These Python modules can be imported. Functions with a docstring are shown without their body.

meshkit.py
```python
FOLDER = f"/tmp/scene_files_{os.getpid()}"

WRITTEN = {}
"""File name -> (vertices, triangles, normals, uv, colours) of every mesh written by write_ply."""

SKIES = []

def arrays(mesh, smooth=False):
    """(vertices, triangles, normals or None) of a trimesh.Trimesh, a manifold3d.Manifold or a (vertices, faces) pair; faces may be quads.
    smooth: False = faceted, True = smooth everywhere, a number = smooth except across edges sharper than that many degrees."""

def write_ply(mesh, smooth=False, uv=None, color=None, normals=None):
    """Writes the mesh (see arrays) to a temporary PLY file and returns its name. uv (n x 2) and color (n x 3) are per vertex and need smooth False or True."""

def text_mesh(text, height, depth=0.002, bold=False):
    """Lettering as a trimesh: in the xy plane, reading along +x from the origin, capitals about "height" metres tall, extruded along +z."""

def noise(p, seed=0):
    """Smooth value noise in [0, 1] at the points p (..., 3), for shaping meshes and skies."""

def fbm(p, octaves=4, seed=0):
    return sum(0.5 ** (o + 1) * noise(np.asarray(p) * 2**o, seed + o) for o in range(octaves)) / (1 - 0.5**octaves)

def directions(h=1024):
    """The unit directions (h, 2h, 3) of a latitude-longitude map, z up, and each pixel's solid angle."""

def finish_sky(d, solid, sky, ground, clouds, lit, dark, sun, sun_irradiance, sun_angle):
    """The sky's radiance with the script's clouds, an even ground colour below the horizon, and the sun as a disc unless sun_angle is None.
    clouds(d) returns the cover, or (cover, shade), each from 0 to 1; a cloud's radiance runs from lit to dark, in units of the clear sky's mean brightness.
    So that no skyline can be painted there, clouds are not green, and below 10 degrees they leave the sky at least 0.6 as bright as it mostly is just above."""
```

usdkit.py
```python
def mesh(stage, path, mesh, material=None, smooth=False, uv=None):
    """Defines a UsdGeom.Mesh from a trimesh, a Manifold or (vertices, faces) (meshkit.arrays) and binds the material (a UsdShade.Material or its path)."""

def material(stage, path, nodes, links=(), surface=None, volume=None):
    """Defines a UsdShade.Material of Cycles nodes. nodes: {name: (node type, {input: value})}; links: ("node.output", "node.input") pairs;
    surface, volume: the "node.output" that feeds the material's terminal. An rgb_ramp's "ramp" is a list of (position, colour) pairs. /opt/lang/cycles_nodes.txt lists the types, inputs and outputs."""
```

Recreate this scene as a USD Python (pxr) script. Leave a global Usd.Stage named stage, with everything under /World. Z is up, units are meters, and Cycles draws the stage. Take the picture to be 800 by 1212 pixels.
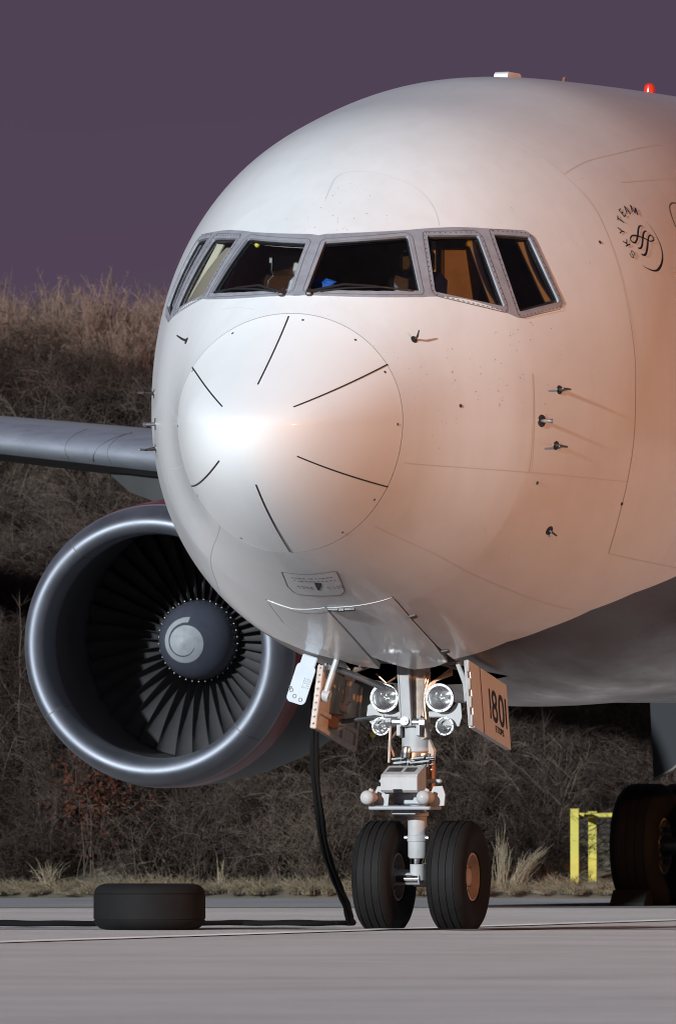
import math, random
import numpy as np
import trimesh
from pxr import Usd, UsdGeom, UsdLux, UsdShade, Gf, Sdf, Vt
import usdkit, meshkit
from shapely.geometry import Polygon, box as sbox, LineString
from shapely.prepared import prep
from scipy.interpolate import CubicSpline, PchipInterpolator
from scipy.ndimage import gaussian_filter1d

rng = np.random.default_rng(7)
stage = Usd.Stage.CreateInMemory()
UsdGeom.SetStageUpAxis(stage, 'Z')
UsdGeom.SetStageMetersPerUnit(stage, 1.0)
world = UsdGeom.Xform.Define(stage, '/World')
stage.SetDefaultPrim(world.GetPrim())
UsdGeom.Scope.Define(stage, '/World/Looks')

KEY_I = 1.25
LAMP_I, LAMP_C, LAMP_AZ, LAMP_H = 25500.0, (1.0, .405, .125), 54.0, 13.0

# ------------------------------------------------------------------ camera, sky, key light, exposure
# world: +x = the aircraft's port side, +y = aft, z up; the nose gear stands at the origin
YAW = math.radians(17.5)
RIGHT = np.array([math.cos(YAW), math.sin(YAW), 0.0])      # to the right of somebody standing at the camera
FWD = np.array([-math.sin(YAW), math.cos(YAW), 0.0])
EYE = np.array([33.619, -108.932, 1.174])
cam = UsdGeom.Camera.Define(stage, '/World/camera')
cam.CreateHorizontalApertureAttr(36.0)
cam.CreateFocalLengthAttr(36.0 * 16200 / 800)
cam.CreateFStopAttr(14.0); cam.CreateFocusDistanceAttr(112.5)
cam.CreateClippingRangeAttr(Gf.Vec2f(1.0, 5000.0))
pitch = math.atan(329 / 16200)
fw = FWD * math.cos(pitch) + np.array([0, 0, math.sin(pitch)])
up = np.cross(RIGHT, fw)
mtx = np.eye(4); mtx[0, :3] = RIGHT; mtx[1, :3] = up; mtx[2, :3] = -fw; mtx[3, :3] = EYE
cam.AddTransformOp().Set(Gf.Matrix4d(*mtx.ravel().tolist()))
EXPOSURE = 0.06
cam.CreateExposureAttr(EXPOSURE)

def toward(az_deg, el_deg):
    """Direction to a light seen from the aircraft: azimuth from the camera's direction (right positive)."""
    a, e = math.radians(az_deg), math.radians(el_deg)
    v = RIGHT * math.sin(a) * math.cos(e) - FWD * math.cos(a) * math.cos(e)
    return v + np.array([0, 0, math.sin(e)])

SUN = toward(-34, 12.5)
key = UsdLux.DistantLight.Define(stage, '/World/key_light')
key.CreateIntensityAttr(KEY_I); key.CreateAngleAttr(1.2); key.CreateNormalizeAttr(True)
key.CreateColorAttr(Gf.Vec3f(0.86, 0.94, 1.0))
zx = SUN; xx = np.cross([0, 0, 1], zx); xx /= np.linalg.norm(xx); yx = np.cross(zx, xx)
m4 = np.eye(4); m4[0, :3] = xx; m4[1, :3] = yx; m4[2, :3] = zx
key.AddTransformOp().Set(Gf.Matrix4d(*m4.ravel().tolist()))

usdkit.material(stage, '/World/Looks/dusk_sky', {
    'sky': ('sky_texture', {'sky_type': 'single_scattering', 'sun_disc': False, 'sun_elevation': math.radians(1.0), 'sun_rotation': math.atan2(SUN[0], SUN[1]), 'air_density': 1.0, 'aerosol_density': 1.5}),
    'sc': ('vector_math', {'math_type': 'scale', 'scale': 0.10}),
    'tc': ('texture_coordinate', {}), 'sep': ('separate_xyz', {}),
    'rmp': ('rgb_ramp', {'ramp': [(0.0, (0.60, 0.45, 0.62)), (0.5, (1.0, 0.68, 1.00)), (0.508, (.94, .645, .99)), (0.526, (0.83, 0.585, 0.97)), (0.60, (0.72, 0.54, 0.93)), (1.0, (0.62, 0.50, 0.86))]}),
    'mr': ('map_range', {'from_min': -1.0, 'from_max': 1.0, 'to_min': 0.0, 'to_max': 1.0}),
    'mx': ('mix', {'mix_type': 'mix', 'fac': 0.93}), 'cm': ('mapping', {'scale': (1.5, 1.5, 6.0)}), 'cn': ('noise_texture', {'scale': 2.2, 'detail': 5.0}), 'cr': ('rgb_ramp', {'ramp': [(.3, (.95, .95, .965)), (.7, (1.05, 1.04, 1.035))]}), 'cx': ('mix', {'mix_type': 'multiply', 'fac': 1.0}),
    'bg': ('background_shader', {'strength': 0.095})},
    [('sky.color', 'sc.vector1'), ('sc.vector', 'mx.color1'), ('tc.generated', 'sep.vector'), ('sep.z', 'mr.value'), ('mr.result', 'rmp.fac'), ('rmp.color', 'mx.color2'), ('mx.color', 'cx.color1'), ('tc.generated', 'cm.vector'), ('cm.vector', 'cn.vector'), ('cn.fac', 'cr.fac'), ('cr.color', 'cx.color2'), ('cx.color', 'bg.color')],
    surface='bg.background')
dome = UsdLux.DomeLight.Define(stage, '/World/sky')
UsdShade.MaterialBindingAPI.Apply(dome.GetPrim()).Bind(UsdShade.Material.Get(stage, '/World/Looks/dusk_sky'))
dome.GetPrim().SetCustomDataByKey('kind', 'structure')

# ------------------------------------------------------------------ helpers
_names = {}
def path_for(name, parent):
    base = (parent.GetPath().pathString if parent is not None else '/World') + '/' + name
    k = _names.get(base, -1) + 1
    _names[base] = k
    return base if k == 0 else f'{base}_{k:03d}'

def tag(prim, label=None, category=None, group=None, kind=None):
    p = prim.GetPrim() if hasattr(prim, 'GetPrim') else prim
    for k, v in (('label', label), ('category', category), ('group', group), ('kind', kind)):
        if v: p.SetCustomDataByKey(k, v)
    return p

def thing(name, label, category, loc=(0, 0, 0), rz=0.0, group=None):
    x = UsdGeom.Xform.Define(stage, path_for(name, None))
    x.AddTranslateOp().Set(Gf.Vec3d(*map(float, loc)))
    if rz: x.AddRotateZOp().Set(math.degrees(rz))
    return tag(x, label, category, group)

def holder(name, parent):
    return UsdGeom.Xform.Define(stage, path_for(name, parent)).GetPrim()

def copy_of(src, name, loc, rz, label, category, group=None, scale=None):
    x = UsdGeom.Xform.Define(stage, path_for(name, None))
    x.AddTranslateOp().Set(Gf.Vec3d(*map(float, loc)))
    x.AddRotateZOp().Set(math.degrees(rz))
    if scale is not None: x.AddScaleOp().Set(Gf.Vec3f(*scale))
    p = x.GetPrim(); p.GetReferences().AddInternalReference(src); p.SetInstanceable(True)
    return tag(p, label, category, group)

def obj(name, mesh, material, parent=None, smooth=35, normals=None, label=None):
    path = path_for(name, parent)
    if isinstance(mesh, MB): mesh = mesh.get()
    v, f = (np.asarray(mesh.vertices), np.asarray(mesh.faces)) if hasattr(mesh, 'vertices') else (np.asarray(mesh[0]), np.asarray(mesh[1]))
    if normals is not None:
        m = usdkit.mesh(stage, path, (v, f), LOOK[material])
        m.CreateNormalsAttr(Vt.Vec3fArray.FromNumpy(np.asarray(normals, np.float32)))
        m.SetNormalsInterpolation('vertex')
    else:
        m = usdkit.mesh(stage, path, trimesh.Trimesh(v, f, process=False), LOOK[material], smooth=smooth)
    p = m.GetPrim()
    if label: tag(p, label)
    return p

def frame(z, x=None):
    z = np.asarray(z, float); z = z / np.linalg.norm(z)
    ref = np.asarray(x, float) if x is not None else (np.array([0, 0, 1.0]) if abs(z[2]) < .9 else np.array([1.0, 0, 0]))
    x = ref - z * (ref @ z); x /= np.linalg.norm(x)
    return np.stack([x, np.cross(z, x), z], 1)

class MB:
    """Collects shapes that make up ONE mesh."""
    def __init__(self): self.v, self.f, self.n = [], [], 0
    def add(self, v, f):
        v = np.asarray(v, float); f = np.asarray(f, int)
        if f.shape[1] == 4: f = np.vstack([f[:, [0, 1, 2]], f[:, [0, 2, 3]]])
        self.v.append(v); self.f.append(f + self.n); self.n += len(v); return self
    def tm(self, t, R=None, loc=(0, 0, 0)):
        v = np.asarray(t.vertices)
        if R is not None: v = v @ np.asarray(R).T
        return self.add(v + np.asarray(loc, float), t.faces)
    def box(self, c, s, R=None, bevel=0.0):
        s = np.asarray(s, float)
        if bevel > 0:
            b = min(bevel, s.min() * .45); pts = []
            for sx in (-1, 1):
                for sy in (-1, 1):
                    for sz in (-1, 1):
                        q = np.array([sx, sy, sz]) * s / 2
                        for k in range(3):
                            d = np.array([sx, sy, sz]) * b; d[k] = 0; pts.append(q - d)
            t = trimesh.convex.convex_hull(np.array(pts))
        else:
            t = trimesh.creation.box(s)
        return self.tm(t, R, c)
    def tube(self, P, r, n=10, cap=True):
        P = np.asarray(P, float); r = np.broadcast_to(np.asarray(r, float), (len(P),))
        T = np.gradient(P, axis=0); T /= np.linalg.norm(T, axis=1, keepdims=True)
        F = frame(T[0]); x = F[:, 0]; V = []
        a = np.arange(n) * 2 * np.pi / n
        for p, t, rr in zip(P, T, r):
            x = x - t * (x @ t); x /= np.linalg.norm(x); y = np.cross(t, x)
            V.append(p + rr * (np.cos(a)[:, None] * x + np.sin(a)[:, None] * y))
        V = np.concatenate(V); m = len(P)
        i, j = np.meshgrid(np.arange(m - 1), np.arange(n), indexing='ij'); i, j = i.ravel(), j.ravel()
        k = (j + 1) % n
        self.add(V, np.stack([i * n + j, i * n + k, (i + 1) * n + k, (i + 1) * n + j], 1))
        if cap:
            for e, rev in ((0, True), (m - 1, False)):
                ring = V[e * n:(e + 1) * n]
                f = [[0, q, q + 1] if not rev else [0, q + 1, q] for q in range(1, n - 1)]
                self.add(ring, f)
        return self
    def cyl(self, a, b, r, n=16): return self.tube([a, b], r, n)
    def lathe(self, prof, R=None, loc=(0, 0, 0), n=48, close=False):
        """prof: (radius, height) along local z."""
        prof = np.asarray(prof, float); a = np.arange(n) * 2 * np.pi / n; m = len(prof)
        V = np.stack([prof[:, 0][:, None] * np.cos(a), prof[:, 0][:, None] * np.sin(a), np.repeat(prof[:, 1][:, None], n, 1)], -1).reshape(-1, 3)
        if R is not None: V = V @ np.asarray(R).T
        i, j = np.meshgrid(np.arange(m if close else m - 1), np.arange(n), indexing='ij'); i, j = i.ravel(), j.ravel(); k = (j + 1) % n; i2 = (i + 1) % m
        return self.add(V + np.asarray(loc, float), np.stack([i * n + j, i * n + k, i2 * n + k, i2 * n + j], 1))
    def prism(self, poly, h, R=None, loc=(0, 0, 0)):
        """A 2-D outline (x, y) extruded along local z by h."""
        p = poly if isinstance(poly, Polygon) else Polygon(poly)
        return self.tm(trimesh.creation.extrude_polygon(p, h, engine='earcut'), R, loc)
    def sphere(self, c, r, sub=2, s=(1, 1, 1)):
        t = trimesh.creation.icosphere(sub, r); t.vertices = t.vertices * np.asarray(s); return self.tm(t, None, c)
    def get(self):
        return trimesh.Trimesh(np.concatenate(self.v), np.concatenate(self.f), process=False)

AX_Y = np.array([[1, 0, 0], [0, 0, 1], [0, -1, 0]], float)   # local z -> world +y
AX_X = np.array([[0, 0, 1], [1, 0, 0], [0, 1, 0]], float)    # local z -> world +x
AX_Z = np.eye(3)
def rot(axis, deg):
    return trimesh.transformations.rotation_matrix(math.radians(deg), axis)[:3, :3]

# ------------------------------------------------------------------ materials
LOOK = {}
def mat(name, color, rough=.5, metal=0.0, noise=None, bump=None, coat=0.0, spec=.5, emit=None, dif=0.0, rvar=0.0, coatr=.08):
    """noise: (scale, amount 0..1, stretch xyz) varies the colour; bump: (scale, distance)."""
    N = {'p': ('principled_bsdf', {'base_color': color, 'roughness': rough, 'metallic': metal, 'specular_ior_level': spec, 'coat_weight': coat, 'coat_roughness': coatr, 'diffuse_roughness': dif})}
    L = []
    if emit: N['p'][1].update({'emission_color': emit[0], 'emission_strength': emit[1]})
    if noise or bump: N['g'] = ('texture_coordinate', {})
    if noise:
        sc, am, st = noise
        N['map'] = ('mapping', {'scale': st}); N['n'] = ('noise_texture', {'scale': sc, 'detail': 6.0, 'roughness': .62})
        c = np.array(color)
        N['r'] = ('rgb_ramp', {'ramp': [(.25, tuple(c * (1 - am))), (.5, tuple(c)), (.75, tuple(np.minimum(c * (1 + am * .6), 1)))]})
        L += [('g.object', 'map.vector'), ('map.vector', 'n.vector'), ('n.fac', 'r.fac'), ('r.color', 'p.base_color')]
        if rvar:
            N['rr'] = ('map_range', {'from_min': .3, 'from_max': .7, 'to_min': rough - rvar, 'to_max': rough + rvar})
            L += [('n.fac', 'rr.value'), ('rr.result', 'p.roughness')]
    if bump:
        N['bn'] = ('noise_texture', {'scale': bump[0], 'detail': 4.0, 'roughness': .6}); N['b'] = ('bump', {'strength': 1.0, 'distance': bump[1]})
        L += [('g.object', 'bn.vector'), ('bn.fac', 'b.height'), ('b.normal', 'p.normal')]
    LOOK[name] = usdkit.material(stage, '/World/Looks/' + name, N, L, surface='p.BSDF')

# aircraft paint: off white with faint grime streaks, speckled chips and slightly uneven gloss
usdkit.material(stage, '/World/Looks/white_paint', {
    'g': ('texture_coordinate', {}),
    'm1': ('mapping', {'scale': (1.0, .35, 1.0)}), 'n1': ('noise_texture', {'scale': 1.3, 'detail': 8.0, 'roughness': .6}),
    'm2': ('mapping', {'scale': (5.0, 5.0, .5)}), 'n2': ('noise_texture', {'scale': 1.0, 'detail': 5.0, 'roughness': .6}),
    'n3': ('noise_texture', {'scale': 46.0, 'detail': 1.0}), 'n4': ('noise_texture', {'scale': 2.2, 'detail': 3.0}),
    'r1': ('rgb_ramp', {'ramp': [(.3, (.73, .725, .715)), (.55, (.78, .78, .775)), (.75, (.795, .795, .795))]}),
    'r2': ('rgb_ramp', {'ramp': [(.25, (.94, .93, .92)), (.58, (1, 1, 1)), (1.0, (1, 1, 1))]}),
    'r3': ('rgb_ramp', {'ramp': [(0, (0, 0, 0)), (.755, (0, 0, 0)), (.785, (1, 1, 1))]}),
    'r4': ('rgb_ramp', {'ramp': [(0, (0, 0, 0)), (.52, (0, 0, 0)), (.62, (1, 1, 1))]}),
    'ch': ('math', {'math_type': 'multiply'}), 'ch2': ('math', {'math_type': 'multiply', 'value2': .65}),
    'x': ('mix', {'mix_type': 'multiply', 'fac': .8}), 'y': ('mix', {'mix_type': 'mix', 'color2': (.14, .13, .12)}),
    'rr': ('map_range', {'from_min': .3, 'from_max': .7, 'to_min': .44, 'to_max': .32}),
    'bn': ('noise_texture', {'scale': 1.1, 'detail': 2.0}), 'b': ('bump', {'strength': 1.0, 'distance': .006}),
    'p': ('principled_bsdf', {'coat_weight': .55, 'coat_roughness': .10, 'specular_ior_level': .5})},
    [('g.object', 'm1.vector'), ('m1.vector', 'n1.vector'), ('g.object', 'm2.vector'), ('m2.vector', 'n2.vector'), ('g.object', 'n3.vector'), ('g.object', 'n4.vector'),
     ('n1.fac', 'r1.fac'), ('n2.fac', 'r2.fac'), ('n3.fac', 'r3.fac'), ('n4.fac', 'r4.fac'), ('r3.color', 'ch.value1'), ('r4.color', 'ch.value2'), ('ch.value', 'ch2.value1'),
     ('r1.color', 'x.color1'), ('r2.color', 'x.color2'), ('x.color', 'y.color1'), ('ch2.value', 'y.fac'), ('y.color', 'p.base_color'), ('n1.fac', 'rr.value'), ('rr.result', 'p.roughness'),
     ('g.object', 'bn.vector'), ('bn.fac', 'b.height'), ('b.normal', 'p.coat_normal')], surface='p.BSDF')
LOOK['white_paint'] = UsdShade.Material.Get(stage, '/World/Looks/white_paint')
mat('radome_paint', (.79, .785, .775), .46, noise=(1.2, .05, (1, 1, .6)), coat=.32, coatr=.085, rvar=.05)
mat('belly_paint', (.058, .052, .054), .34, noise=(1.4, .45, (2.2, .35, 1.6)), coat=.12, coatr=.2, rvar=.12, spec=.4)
mat('edge_grey', (.42, .42, .45), .4, metal=.3)
mat('window_metal', (.40, .40, .44), .42, metal=.35, noise=(9, .18, (1, 1, 1)), rvar=.1)
mat('chip_dark', (.27, .25, .235), .7)
mat('black_seal', (.012, .012, .013), .5)
mat('black_paint', (.018, .014, .014), .45)
mat('seam_dark', (.12, .105, .095), .7)
mat('seam_mid', (.64, .615, .60), .5)
mat('bright_edge', (.82, .82, .82), .35)
mat('rivet_dark', (.15, .145, .15), .4, metal=.6)
mat('cream_trim', (.62, .56, .44), .6, noise=(3, .15, (1, 1, 1)))
mat('cockpit_grey', (.36, .35, .33), .7, noise=(4, .3, (1, 1, 1)))
mat('cockpit_dark', (.015, .015, .016), .7)
mat('lining_cream', (.55, .47, .35), .7, noise=(3, .15, (1, 1, 1)))
mat('cockpit_tan', (.38, .27, .19), .7, noise=(5, .25, (1, 1, 1)))
mat('blind_tan', (.30, .26, .20), .8)
mat('blind_grey', (.20, .23, .225), .8)
mat('seat_fabric', (.36, .38, .42), .9, noise=(14, .3, (1, 1, 1)))
mat('blue_cloth', (.02, .12, .50), .8, noise=(20, .5, (1, 1, 1)))
mat('yellow_plastic', (.75, .62, .05), .45)
mat('reflector_chrome', (.92, .92, .92), .16, metal=1.0)
mat('gear_white', (.38, .375, .37), .55, noise=(9, .25, (1, 1, .5)), coat=.08, rvar=.1, spec=.35)
mat('gear_primer', (.50, .40, .33), .55, noise=(8, .4, (1, 1, 1)))
mat('gear_steel', (.68, .68, .69), .28, metal=.95, noise=(15, .25, (1, 1, 1)))
mat('dark_steel', (.12, .12, .12), .45, metal=.8, noise=(18, .4, (1, 1, 1)))
mat('chrome', (.88, .88, .88), .07, metal=1.0)
mat('copper_line', (.42, .22, .13), .4, metal=.6)
mat('door_paint', (.62, .585, .55), .42, noise=(4, .10, (1, 1, 1)), coat=.25)
mat('door_inside', (.52, .43, .36), .55, noise=(6, .3, (1, 1, 1)))
mat('panel_white', (.50, .53, .58), .75, spec=.15, noise=(7, .08, (1, 1, 1)))
mat('bay_brown', (.16, .11, .085), .6, noise=(8, .4, (1, 1, 1)))
mat('bay_dark', (.05, .045, .04), .8, noise=(6, .4, (1, 1, 1)))
mat('tyre_rubber', (.010, .0092, .009), .72, noise=(7, .35, (1, 1, 1)), bump=(60, .0015), rvar=.06, spec=.18)
mat('worn_rubber', (.007, .0065, .0065), .8, spec=.25, noise=(5, .4, (1, 1, 1)))
mat('rim_paint', (.32, .25, .20), .45, noise=(12, .25, (1, 1, 1)))
mat('brake_steel', (.35, .33, .32), .35, metal=.9, noise=(25, .4, (1, 1, 1)))
mat('polished_lip', (.25, .265, .30), .60, metal=1.0, noise=(3, .10, (1, 1, 1)), rvar=.05)
mat('slat_metal', (.52, .56, .63), .36, metal=.65, noise=(2.2, .14, (1, 1, 3)), rvar=.07)
mat('wing_grey', (.30, .31, .33), .45, noise=(1.5, .15, (1, 1, 1)))
mat('gear_door_grey', (.022, .023, .026), .7, spec=.2)
mat('lettering_grey', (.22, .20, .19), .7)
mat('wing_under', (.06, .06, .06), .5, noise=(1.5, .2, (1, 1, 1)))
mat('nacelle_blue', (.018, .020, .026), .38, noise=(2, .25, (1, 1, 1)), spec=.35)
mat('nacelle_grey', (.22, .22, .25), .4, noise=(2, .15, (1, 1, 1)), coat=.1)
mat('nacelle_red', (.20, .025, .025), .4, noise=(3, .15, (1, 1, 1)), coat=.3)
mat('inlet_liner', (.07, .07, .076), .5, noise=(3, .25, (1, 1, 1)))
mat('fan_titanium', (.135, .13, .135), .42, metal=.6, noise=(4, .25, (1, 1, 1)))
mat('spinner_grey', (.055, .06, .08), .38, noise=(4, .2, (1, 1, 1)), coat=.2)
mat('spiral_white', (.27, .285, .30), .45, noise=(14, .2, (1, 1, 1)))
mat('beacon_red', (.5, .02, .01), .2, emit=((1.0, .07, .015), .18), coat=.5)
mat('antenna_white', (.80, .80, .80), .4)
mat('probe_steel', (.07, .06, .055), .4, metal=.6, noise=(30, .3, (1, 1, 1)))
mat('yellow_paint', (.50, .43, .075), .55, noise=(6, .14, (1, 1, 1)))
mat('cable_rubber', (.008, .0075, .0075), .9, spec=.12)
mat('mast_steel', (.35, .35, .35), .5, metal=.6)
mat('lamp_glow', (.8, .5, .3), .5, emit=((1.0, .52, .26), 6.0))
def glass(name, tint, gl=.6):
    LOOK[name] = usdkit.material(stage, '/World/Looks/' + name, {'t': ('transparent_bsdf', {'color': tint}), 'g': ('glossy_bsdf', {'color': (gl, gl, gl), 'roughness': .03}), 'f': ('fresnel', {'IOR': 1.5}), 'm': ('mix_closure', {})},
        [('f.fac', 'm.fac'), ('t.BSDF', 'm.closure1'), ('g.BSDF', 'm.closure2')], surface='m.closure')
glass('cockpit_glass', (.95, .97, .95)); glass('lamp_glass', (.95, .95, .93))
# ------------------------------------------------------------------ the fuselage as a surface (u = metres aft of the nose tip, phi = angle from the crown towards port)
NU=[0,.04,.15,.4,.8,1.28,1.55,1.9,2.5,3.3,4.2,5.2,6.5,8,10]
NW=[0,.171,.331,.537,.755,.951,1.059,1.21,1.523,1.831,2.14,2.36,2.46,2.515,2.515]
NC=[4.077,4.149,4.236,4.4,4.662,5.011,5.242,5.59,5.983,6.49,6.812,7.002,7.214,7.248,7.274]
NK=[4.077,3.902,3.738,3.523,3.294,3.09,2.99,2.874,2.691,2.45,2.186,2.054,1.909,1.882,1.932]
NM=[4.077,4.08,4.087,4.103,4.129,4.161,4.178,4.201,4.24,4.293,4.352,4.417,4.502,4.6,4.6]
D0, EX, AFT = -4.88, 2.1455, .004
def _curve(y, base, aft):
    S0 = np.sqrt(NU); p = PchipInterpolator(S0, np.array(y) - base); t = np.arange(-1.5, 8.0, .004)
    v = np.where(np.abs(t) <= S0[-1], np.sign(t) * p(np.minimum(np.abs(t), S0[-1])), np.sign(t) * (y[-1] - base) + aft * np.sign(t) * (t * t - 10))
    return CubicSpline(t, gaussian_filter1d(v, 22) + base)
FW, FC, FK, FM = _curve(NW, 0, 0), _curve(NC, 4.077, AFT), _curve(NK, 4.077, AFT), _curve(NM, 4.077, AFT)
def S(u, phi):
    t = np.sqrt(np.maximum(u, 0)); w, c, k, m = FW(t), FC(t), FK(t), FM(t)
    sx, cz = np.sin(phi), np.cos(phi); r = np.where(cz > 0, c - m, m - k)
    e_ = 2 + (EX - 2) * np.clip((np.asarray(u, float) - .7) / 2.0, 0, 1) ** 2
    a = (np.abs(sx) ** e_ + np.abs(cz) ** e_) ** (-1 / e_)
    return np.stack(np.broadcast_arrays(w * sx * a, np.asarray(u, float) + D0, m + r * cz * a), -1)
def SN(u, phi):
    u = np.asarray(u, float); phi = np.asarray(phi, float); e = 1e-3; eu = np.minimum(.01, .3 * u + 1e-6)
    n = np.cross(S(u, phi + e) - S(u, phi - e), S(u + eu, phi) - S(u - eu, phi))
    n /= np.maximum(np.linalg.norm(n, axis=-1, keepdims=True), 1e-12)
    ref = np.stack(np.broadcast_arrays(np.sin(phi), -.2 + 0 * u, np.cos(phi)), -1)
    return n * np.where((n * ref).sum(-1, keepdims=True) < 0, -1, 1)
def wrap(P):
    """phi into [-pi/2, 3pi/2), where the drawing has its cut on the far side."""
    return [(a, b if b >= -math.pi / 2 else b + 2 * math.pi) for a, b in P]
def mirror(P): return [(a, -b) for a, b in P]
def cells(edges_u, edges_p, poly):
    """The polygon cut along a grid: (vertices 2-D, triangles)."""
    pp = prep(poly); V, F, idx = [], [], {}
    def vid(p):
        k = (round(p[0], 5), round(p[1], 5))
        if k not in idx: idx[k] = len(V); V.append(p)
        return idx[k]
    x0, y0, x1, y1 = poly.bounds
    eu = [e for e in edges_u]; ep = [e for e in edges_p]
    for a, b in zip(eu[:-1], eu[1:]):
        if b < x0 or a > x1: continue
        for c, d in zip(ep[:-1], ep[1:]):
            if d < y0 or c > y1: continue
            q = sbox(a, c, b, d)
            if pp.contains(q):
                i = [vid(p) for p in ((a, c), (b, c), (b, d), (a, d))]; F += [[i[0], i[1], i[2]], [i[0], i[2], i[3]]]
            elif pp.intersects(q):
                g = poly.intersection(q)
                for h in getattr(g, 'geoms', [g]):
                    if h.geom_type == 'Polygon' and h.area > 1e-9:
                        vv, ff = trimesh.creation.triangulate_polygon(h, engine='earcut')
                        m = [vid(tuple(p)) for p in vv]; F += [[m[t[0]], m[t[1]], m[t[2]]] for t in ff]
    return np.array(V), np.array([f for f in F if len(set(f)) == 3])
def drape(poly, off=0.0, du=.06, dp=.045, eu=None, ep=None, skirt=0.0):
    """A patch of fuselage surface with the outline poly(u, phi), lifted by off; skirt closes its rim inwards."""
    x0, y0, x1, y1 = poly.bounds
    eu = np.arange(x0 - du * .37, x1 + du, du) if eu is None else eu
    ep = np.arange(y0 - dp * .41, y1 + dp, dp) if ep is None else ep
    V, F = cells(eu, ep, poly)
    N = SN(V[:, 0], V[:, 1]); P = S(V[:, 0], V[:, 1]) + N * off
    fn = np.cross(P[F[:, 1]] - P[F[:, 0]], P[F[:, 2]] - P[F[:, 0]])
    flip = (fn * N[F[:, 0]]).sum(1) < 0; F[flip] = F[flip][:, ::-1]
    if skirt:
        for ring in [poly.exterior, *poly.interiors]:
            L = np.array(ring.coords); L = np.concatenate([np.linspace(a, b, 5)[:-1] for a, b in zip(L[:-1], L[1:])])
            n = SN(L[:, 0], L[:, 1]); a = S(L[:, 0], L[:, 1]) + n * off; b = a - n * skirt; m = len(L); k = len(P)
            out = np.roll(a, -1, 0) - np.roll(a, 1, 0); sn = np.cross(n, out); sn /= np.maximum(np.linalg.norm(sn, axis=1, keepdims=True), 1e-9)
            P = np.vstack([P, a, b]); N = np.vstack([N, sn, sn]); i = np.arange(m); j = (i + 1) % m
            F = np.vstack([F, np.stack([k + i, k + j, k + m + j], 1), np.stack([k + i, k + m + j, k + m + i], 1)])
    return (P, F), N
def ribbon(P, width, off=.002, step=.03, smooth=True, w_of=None):
    """A thin line drawn on the fuselage through the points (u, phi)."""
    P = np.array(P, float); Q = S(P[:, 0], P[:, 1]); s = np.r_[0, np.cumsum(np.linalg.norm(np.diff(Q, axis=0), axis=1))]
    t = np.linspace(0, s[-1], max(3, int(s[-1] / step) + 1))
    if smooth and len(P) > 2: c = PchipInterpolator(s, P) if not w_of else CubicSpline(s, P); U = c(t)
    else: U = np.stack([np.interp(t, s, P[:, 0]), np.interp(t, s, P[:, 1])], 1)
    C = S(U[:, 0], U[:, 1]); n = SN(U[:, 0], U[:, 1]); T = np.gradient(C, axis=0); T /= np.linalg.norm(T, axis=1, keepdims=True)
    side = np.cross(n, T); w = width / 2 * (np.ones(len(t)) if w_of is None else np.interp(t / s[-1], np.linspace(0, 1, len(w_of)), w_of))[:, None]
    A, B = C - side * w + n * off, C + side * w + n * off; m = len(C); i = np.arange(m - 1)
    F = np.vstack([np.stack([i, i + 1, m + i + 1], 1), np.stack([i, m + i + 1, m + i], 1)])
    return np.vstack([A, B]), F
def on_skin(u, phi, off=0.0):
    p, n = S(np.array(u), np.array(phi)), SN(np.array(u), np.array(phi)); return p + n * off, n

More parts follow.
